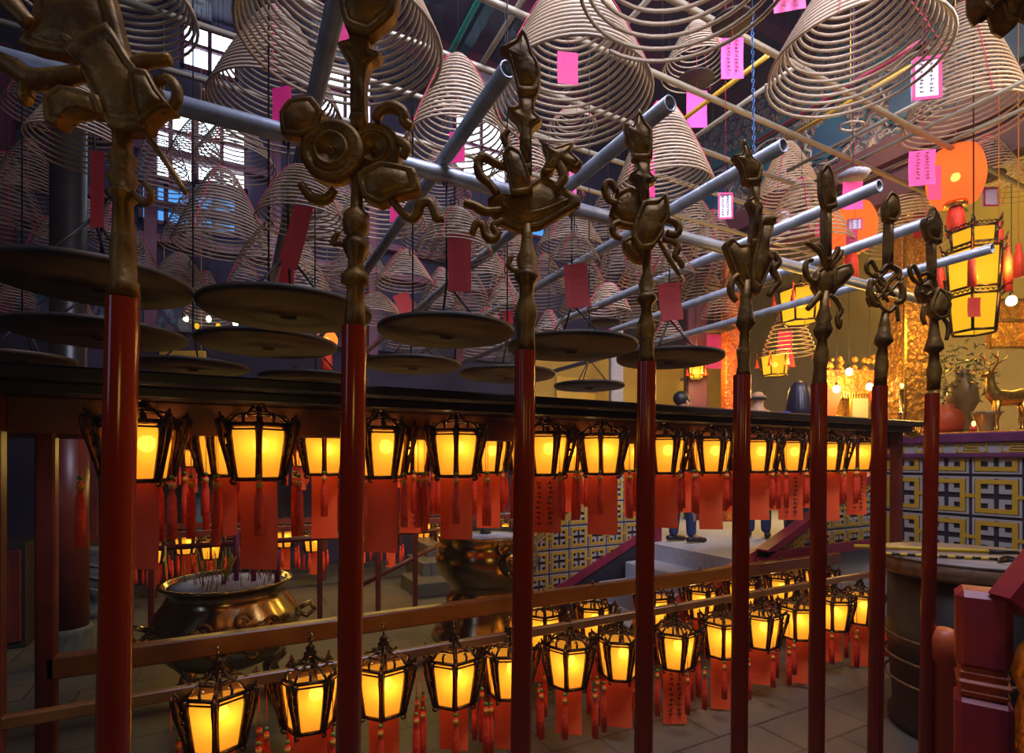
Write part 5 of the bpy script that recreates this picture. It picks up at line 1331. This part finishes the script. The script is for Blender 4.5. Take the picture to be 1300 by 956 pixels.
def drum_lantern(u, v, w, R, H, label, slip):
    c = at(u, v, w=w); t = thing('paper_lantern', c, label, 'paper lantern', 'orange paper lanterns')
    b = MB(); prof = [(R * (.45 + .55 * math.sin(PI * (.12 + .76 * j / 14)) ** .7) * (1 - .0), -H / 2 + H * j / 14) for j in range(15)]
    b.lathe(prof, c, 40, flute=.03, fn=20); b.build('paper_body', 'paper_orange', t)
    b = MB(); b.lathe([(R * .42, H / 2), (R * .42, H / 2 + .04), (0, H / 2 + .04)], c, 20); b.lathe([(0, -H / 2 - .04), (R * .42, -H / 2 - .04), (R * .42, -H / 2)], c, 20); b.cyl(c + UP * H / 2, (c.x, c.y, CEIL), .005, n=5); b.build('rim', 'gold', t)
    b = MB(); b.lathe([(.05, -H / 2 - .04), (.07, -H / 2 - .12), (.08, -H / 2 - .3), (0, -H / 2 - .3)], c, 14, flute=.15, fn=7); b.build('fringe', 'tassel', t)
    b = MB(); b.ball(c, .04, n=8); b.build('bulb', 'bulb', t)
    if slip: hang_card(t, at(slip[0], slip[1], w=w - R - .03), .11, .30, 'card_magenta', YAW)


drum_lantern(1213, 225, 5.0, .225, .48, 'big orange paper lantern with gold fringe under the tall coil', (1187, 232))
drum_lantern(1080, 290, 5.6, .24, .44, 'orange paper lantern glowing behind the pipe ends', (1082, 300))
drum_lantern(200, 412, 7.4, .18, .26, 'small orange paper lantern glimpsed between trays at the left', None)
drum_lantern(415, 432, 7.2, .14, .2, 'small orange paper lantern glimpsed left of the second pole', None)
# far strings of little lamps glimpsed between the trays on the left
for k, (u, v) in enumerate(((236, 405), (250, 414), (265, 405), (277, 414), (299, 411), (311, 418), (350, 425), (388, 428))):
    p = at(u, v, w=7.0); b = MB(); b.ball(p, .03, n=8, sq=(1, 1, 1.4)); b.cyl(p + UP * .03, (p.x, p.y, CEIL), .004, n=4, mi=1); tag(b.build('string_lamp', ['pane_yellow' if k % 2 else 'bulb_white', 'wire_black']), 'little amber lamp glimpsed between the trays at the left', 'lamp', 'little lamps between the trays')
# yellow signboard glimpsed between trays
p = at(232, 455, w=7.2); b = MB(); b.box(p, (.62, .04, .2), R=Matrix.Rotation(YAW, 3, 'Z'), bev=.01); b.cyl(p + RIGHT * .25, (p + RIGHT * .25).to_2d().to_3d() + UP * CEIL, .005, n=4); b.cyl(p - RIGHT * .25, (p - RIGHT * .25).to_2d().to_3d() + UP * CEIL, .005, n=4); tag(b.build('signboard', 'paper_gold'), 'yellow board glimpsed above the beam between first and second poles', 'board')
for (u, v0, v1, lb) in ((1268, 280, 345, 'left of the two'), (1293, 310, 352, 'right of the two')):
    p = at(u, v0, w=4.9); ln = (v1 - v0) * 4.9 / F; b = MB(); b.cyl((p.x, p.y, CEIL), p, .004, n=5, mi=1); b.lathe([(.02, 0), (.022, -.06), (.034, -.1), (.038, -ln), (0, -ln)], p, 12, flute=.12, fn=6)
    tag(b.build('red_tassel', ['tassel', 'bead_gold']), 'long red tassel by the right edge above the altar, ' + lb, 'tassel')

# ------------------------------------------------------------------ people
def skin_mesh(name, nodes, edges, m, parent, sub=2):
    me = bpy.data.meshes.new(name); me.from_pydata([tuple(n[0]) for n in nodes], edges, []); o = bpy.data.objects.new(name + '_tmp', me); COL.objects.link(o)
    sk = o.modifiers.new('s', 'SKIN'); sk.use_smooth_shade = True
    for i, n in enumerate(nodes): r = n[1]; me.skin_vertices[0].data[i].radius = r if isinstance(r, tuple) else (r, r)
    me.skin_vertices[0].data[0].use_root = True
    ss = o.modifiers.new('d', 'SUBSURF'); ss.levels = ss.render_levels = sub
    dg = bpy.context.evaluated_depsgraph_get(); nm = bpy.data.meshes.new_from_object(o.evaluated_get(dg)); bpy.data.objects.remove(o)
    nm.materials.clear(); nm.materials.append(M[m]); r = bpy.data.objects.new(name, nm); COL.objects.link(r); r.parent = parent
    for p in nm.polygons: p.use_smooth = True; p.material_index = 0
    return r


def person(loc, yaw, h, label, top_m, bot_m, hair, hair_m='hair_black', stride=.0, bald=False, long=False):
    t = thing('person', loc, label, 'person'); t.rotation_euler = (0, 0, yaw); s = h / 1.75   # faces local +Y
    V = lambda x, y, z: (Vector((x, y, z)) * s)
    # body: torso, neck, head, arms, hands, legs in one skin
    N = [(V(0, 0, .95), .11 * s), (V(0, .0, 1.12), .105 * s), (V(0, 0, 1.32), .115 * s), (V(0, 0, 1.44), .07 * s), (V(0, .005, 1.52), .05 * s), (V(0, .015, 1.60), (.072 * s, .085 * s)), (V(0, .01, 1.70), (.068 * s, .08 * s))]
    E = [(0, 1), (1, 2), (2, 3), (3, 4), (4, 5), (5, 6)]
    for sg in (-1, 1):
        k = len(N); N += [(V(sg * .17, 0, 1.40), .052 * s), (V(sg * .22, -.02, 1.14), .040 * s), (V(sg * .21, .10, .92), .028 * s), (V(sg * .205, .14, .85), (.022 * s, .034 * s))]; E += [(3, k), (k, k + 1), (k + 1, k + 2), (k + 2, k + 3)]
        for f in range(4):
            q = len(N); oy = (f - 1.5) * .019; N += [(V(sg * (.203 + .002 * f), .148 + oy, .80), .0095 * s), (V(sg * .195, .158 + oy, .765 - .006 * (f % 3)), .008 * s)]; E += [(k + 3, q), (q, q + 1)]
        q = len(N); N += [(V(sg * .19, .175, .83), .010 * s), (V(sg * .178, .195, .805), .009 * s)]; E += [(k + 3, q), (q, q + 1)]
        k = len(N); y = stride * sg; N += [(V(sg * .09, 0, .88), .085 * s), (V(sg * .10, y * .5 + .02, .50), .058 * s), (V(sg * .10, y, .09), .036 * s), (V(sg * .105, y + .10, .035), (.035 * s, .022 * s))]; E += [(0, k), (k, k + 1), (k + 1, k + 2), (k + 2, k + 3)]
    body = skin_mesh('body', N, E, 'skin', t)
    f = MB()                                                     # face
    f.tube([V(0, .098, 1.645), V(0, .118, 1.61), V(0, .10, 1.597)], [.008 * s, .014 * s, .009 * s], 8)
    for sg in (-1, 1): f.ball(V(sg * .074, .005, 1.625), .022 * s, n=8, sq=(.4, .8, 1.3))
    f.build('nose_and_ears', 'skin', t, world=False)
    f = MB()
    for sg in (-1, 1): f.ball(V(sg * .03, .088, 1.645), .010 * s, n=8)
    f.ball(V(0, .092, 1.565), .02 * s, n=8, sq=(1.2, .4, .3)); f.build('eyes_and_mouth', 'hair_black', t, world=False)
    f = MB()
    if bald:
        for a in [j * .25 - 3.14 * .15 for j in range(18)]: f.ball(V(.078 * math.cos(a + PI * 1.0), -.01 + .085 * math.sin(a + PI * 1.0) * 1.0, 1.61), .018 * s, n=6)
    else:
        if not long: f.ball(V(0, -.012, 1.672), .100 * s, n=20, sq=(.86, 1.0, .90))
        if long:
            f.lathe([(0, 1.785 * s), (.05 * s, 1.775 * s), (.09 * s, 1.73 * s), (.108 * s, 1.66 * s), (.122 * s, 1.58 * s), (.135 * s, 1.48 * s), (.14 * s, 1.38 * s), (.05 * s, 1.33 * s)], V(0, -.03, 0), 64, flute=.035, fn=21)
    f.build('hair', hair_m, t, world=False)
    N = [(V(0, 0, .96), (.165 * s, .12 * s)), (V(0, 0, 1.15), (.155 * s, .115 * s)), (V(0, 0, 1.34), (.17 * s, .12 * s)), (V(0, -.005, 1.455), (.085 * s, .08 * s))]; E = [(0, 1), (1, 2), (2, 3)]
    for sg in (-1, 1): k = len(N); N += [(V(sg * .175, 0, 1.40), .07 * s), (V(sg * .225, -.02, 1.14), .058 * s), (V(sg * .212, .09, .935), .045 * s)]; E += [(2, k), (k, k + 1), (k + 1, k + 2)]
    skin_mesh('jacket', N, E, top_m, t)
    N = [(V(0, 0, .98), (.155 * s, .115 * s)), (V(0, 0, .90), (.15 * s, .12 * s))]; E = [(0, 1)]
    for sg in (-1, 1): k = len(N); y = stride * sg; N += [(V(sg * .09, 0, .80), .10 * s), (V(sg * .085, y * .5 + .02, .50), .068 * s), (V(sg * .085, y, .06), .056 * s)]; E += [(1, k), (k, k + 1), (k + 1, k + 2)]
    skin_mesh('trousers', N, E, bot_m, t)
    for sg in (-1, 1):
        y = stride * sg; b = MB(); b.tube([V(sg * .10, y - .07, .045), V(sg * .10, y + .0, .05), V(sg * .10, y + .09, .042), V(sg * .105, y + .18, .03), V(sg * .105, y + .205, .026)], [.028 * s, .036 * s, .034 * s, .028 * s, .012 * s], 12); b.build('shoe', 'shoe', t, world=False)


p = at(866, 683, w=5.9); p.z = PLAT
person(p, YAW - 1.15, 1.66, 'person in dark jeans standing on the granite landing behind the fourth and fifth poles', 'jacket_dark', 'denim', True, stride=.06)
p = at(962, 680, w=6.2); p.z = PLAT
person(p, YAW - .5, 1.76, 'bald person whose head shows over the beam right of the lotus pole', 'shirt_grey', 'denim', False, bald=True)
p = at(1012, 690, w=5.6); p.z = PLAT
person(p, YAW + .2, 1.70, 'person with dark blue-black hair, head over the beam left of the sixth pole', 'jacket_blue', 'denim', True, 'hair_brown', long=True)
